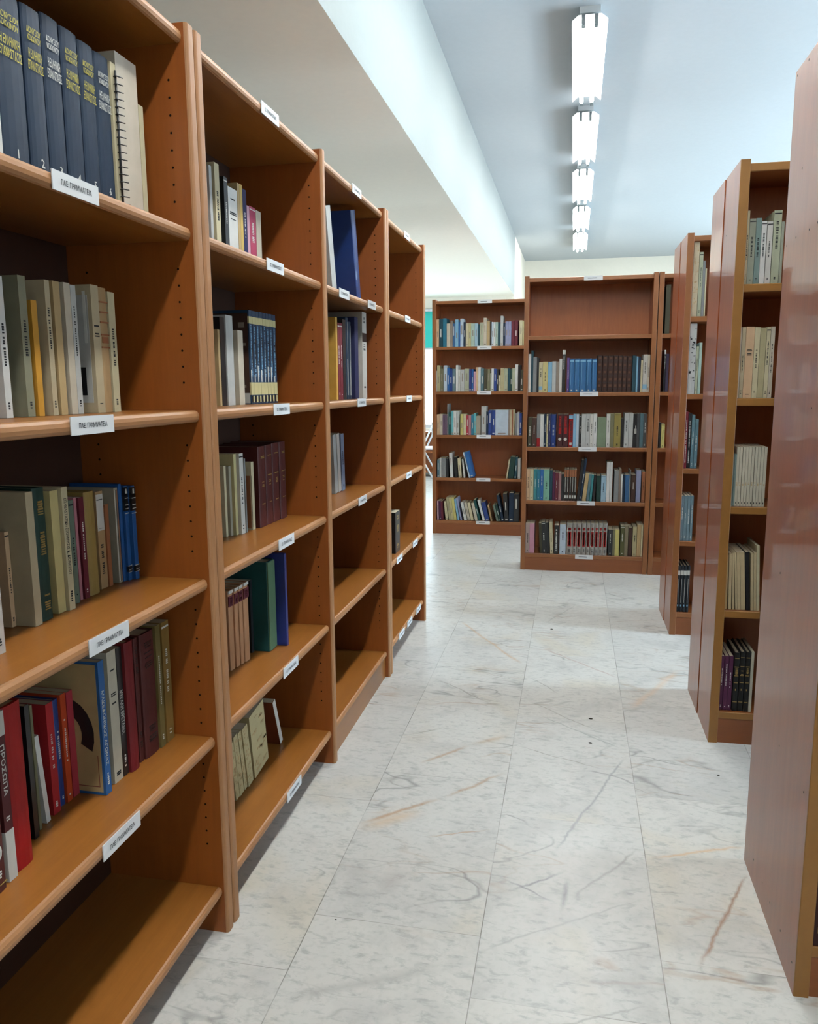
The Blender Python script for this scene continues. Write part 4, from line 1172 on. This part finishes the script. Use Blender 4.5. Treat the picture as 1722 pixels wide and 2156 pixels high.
for ri, (u, sh, rows) in enumerate(BOOKS):
    if u == 'D' and len(rows) > 3:
        R = random.Random(ri)
        for x, t, sb, h, c, sty, lean, desc in rows:
            mb = MB(); T, Hh = t / 1000, h / 1000
            m = far_m(c); mp = far_m('w2' if c in DARKS else 'tp')
            mb.box((0, 0, 0), (T, .155, Hh), m)
            mb.box((T * .1, .004, Hh - .0005), (T * .9, .15, Hh + .0006), far_m('cr'))
            if R.random() < .6:
                a = R.uniform(.3, .5); mb.box((T * .35, -.0008, Hh * a), (T * .62, .001, Hh * (a + R.uniform(.2, .4))), mp)
            if R.random() < .4: mb.box((T * .2, -.0008, Hh * .05), (T * .8, .001, Hh * .09), mp)
            if lean:
                rot = Matrix.Rotation(math.radians(lean), 3, 'Y'); pv = Vector((0, 0, 0)) if lean < 0 else Vector((T, 0, 0))
                mb.v = [rot @ (v - pv) + pv for v in mb.v]
            i = len(FAR.v); FAR.v += [v + Vector((x / 1000, 6.57, SH[sh] + .0006)) for v in mb.v]
            for f, mi in zip(mb.f, mb.mi): FAR.face([i + k for k in f], mi)
        continue
    base, rz, din = UNITS[u]
    small = u in ('E', 'F3', 'G', 'F2')
    n = len(rows)
    for bi, (x, t, sb, h, c, sty, lean, desc) in enumerate(rows):
        o = place_book(x / 1000, t, sb, h, c, sty, lean, base, rz, SH[sh], din, ri * 100 + bi, small)
        tailp = '%s of %s' % (ROWTXT[sh], UNIT[u])
        lab = '%s, %s' % (desc, tailp)
        nw = len(lab.split())
        if n > 1 and ' of ' not in desc.replace('of pair', ' of ') and not any(q in desc for q in ('volume', 'left end', 'right end', 'nearest', 'second of', 'last of')) and nw <= 13:
            pos = ORD[bi] if bi < 10 else None
            if bi == 0: ps = 'leftmost'
            elif bi == n - 1: ps = 'rightmost'
            elif bi < 10: ps = '%s from left' % ORD[bi]
            elif n - 1 - bi < 10: ps = '%s from right' % ORD[n - 1 - bi]
            else: ps = None
            if ps: lab = '%s, %s on %s' % (desc, ps, tailp)
        elif nw <= 15: lab = '%s, on %s' % (desc, tailp)
        assert lab not in seen, lab
        seen[lab] = 1
        if len(lab.split()) > 16: lab = lab.replace(' from left on ', ' from left, ')
        tag(o, lab, 'book', 'books on the %s of the %s' % (ROWTXT[sh], UNIT[u]))
fb = FAR.build('far_books', far_mats, fix=False)
tag(fb, 'five packed rows of mixed small books on the farthest cherry bookcase', 'books', kind='stuff')
# the maroon volume at the bottom right, first book of the nearest right stack
o = place_book(.507, 40, 8, 290, 'f1k', 'p', 0, (0, 1.577, 0), 0, SH['base'], .235, 999)
lt = MB(); put_text(lt, 'ΓΕΡΜΑΝΙΑ - ΑΥΣΤΡΙΑ', .017, .175, .020, .22, -.0008, 0, 'up'); put_text(lt, '1', .009, .035, .014, None, -.0008, 0)
lt.build('spine_lettering', [M_GOLD], o, fix=False)
tag(o, 'dark maroon volume with gold Greek title at the bottom right frame edge', 'book')

# ------------------------------------------------------------------ things by the far left window and on the floor
cb = tag(empty('low_bookshelf', (-2.75, 10.72, 0)), 'low wooden bookshelf standing under the far left window', 'bookshelf')
for x in (0, 1.2): MB().box((x, 0, 0), (x + .03, .3, .62)).build('side_panel', RV, cb)
for z in (.06, .33, .60): MB().box((.03, .005, z), (1.2, .3, z + .025)).build('shelf', RH, cb)
MB().box((.03, .285, .085), (1.2, .3, .60)).build('back_panel', RB, cb)
ch = tag(empty('folding_chair', (-1.95, 9.95, 0)), 'white tubular folding chair before the low bookshelf, far left gap', 'chair')
for y in (0, .38):
    m = MB(); m.cyl((-.16, y, 0), (.22, y, .80), .011, 8); m.build('leg', M_FRAME, ch)
    m = MB(); m.cyl((.24, y, 0), (-.02, y, .46), .011, 8); m.build('leg', M_FRAME, ch)
MB().box((-.14, .0, .44), (.24, .38, .46)).build('seat', M_FRAME, ch)
MB().box((.185, .0, .64), (.205, .38, .79)).build('backrest', M_FRAME, ch)
M_CRUMB = plain('dark_crumb', '#3a342c', .9, .1)
for k, (x, y, s, lab) in enumerate([(.095, 2.90, .009, 'dark crumb on the marble between the two middle stacks'), (.09, 2.69, .009, 'dark crumb on the marble, nearer of the two in line'), (-.08, 4.0, .008, 'small dark crumb on the far aisle marble'), (.49, 2.53, .006, 'tiny brown crumb beside the nearest right stack'), (-.52, 1.62, .004, 'tiny dark speck at the foot of the left row')]):
    m = MB(); n = 7
    R = random.Random(k); ring = [(s * R.uniform(.6, 1.1) * math.cos(2 * PI * q / n), s * .55 * R.uniform(.6, 1.1) * math.sin(2 * PI * q / n)) for q in range(n)]
    m.prism(ring, 'z', 0, s * .35); m.v = [Vector(v) for v in m.v]
    for q in range(n, 2 * n): m.v[q] = Vector((m.v[q].x * .6, m.v[q].y * .6, m.v[q].z))
    o = m.build('floor_crumb', M_CRUMB, loc=(x, y, 0.0002)); tag(o, lab, 'crumb', 'dark crumbs on the marble floor')
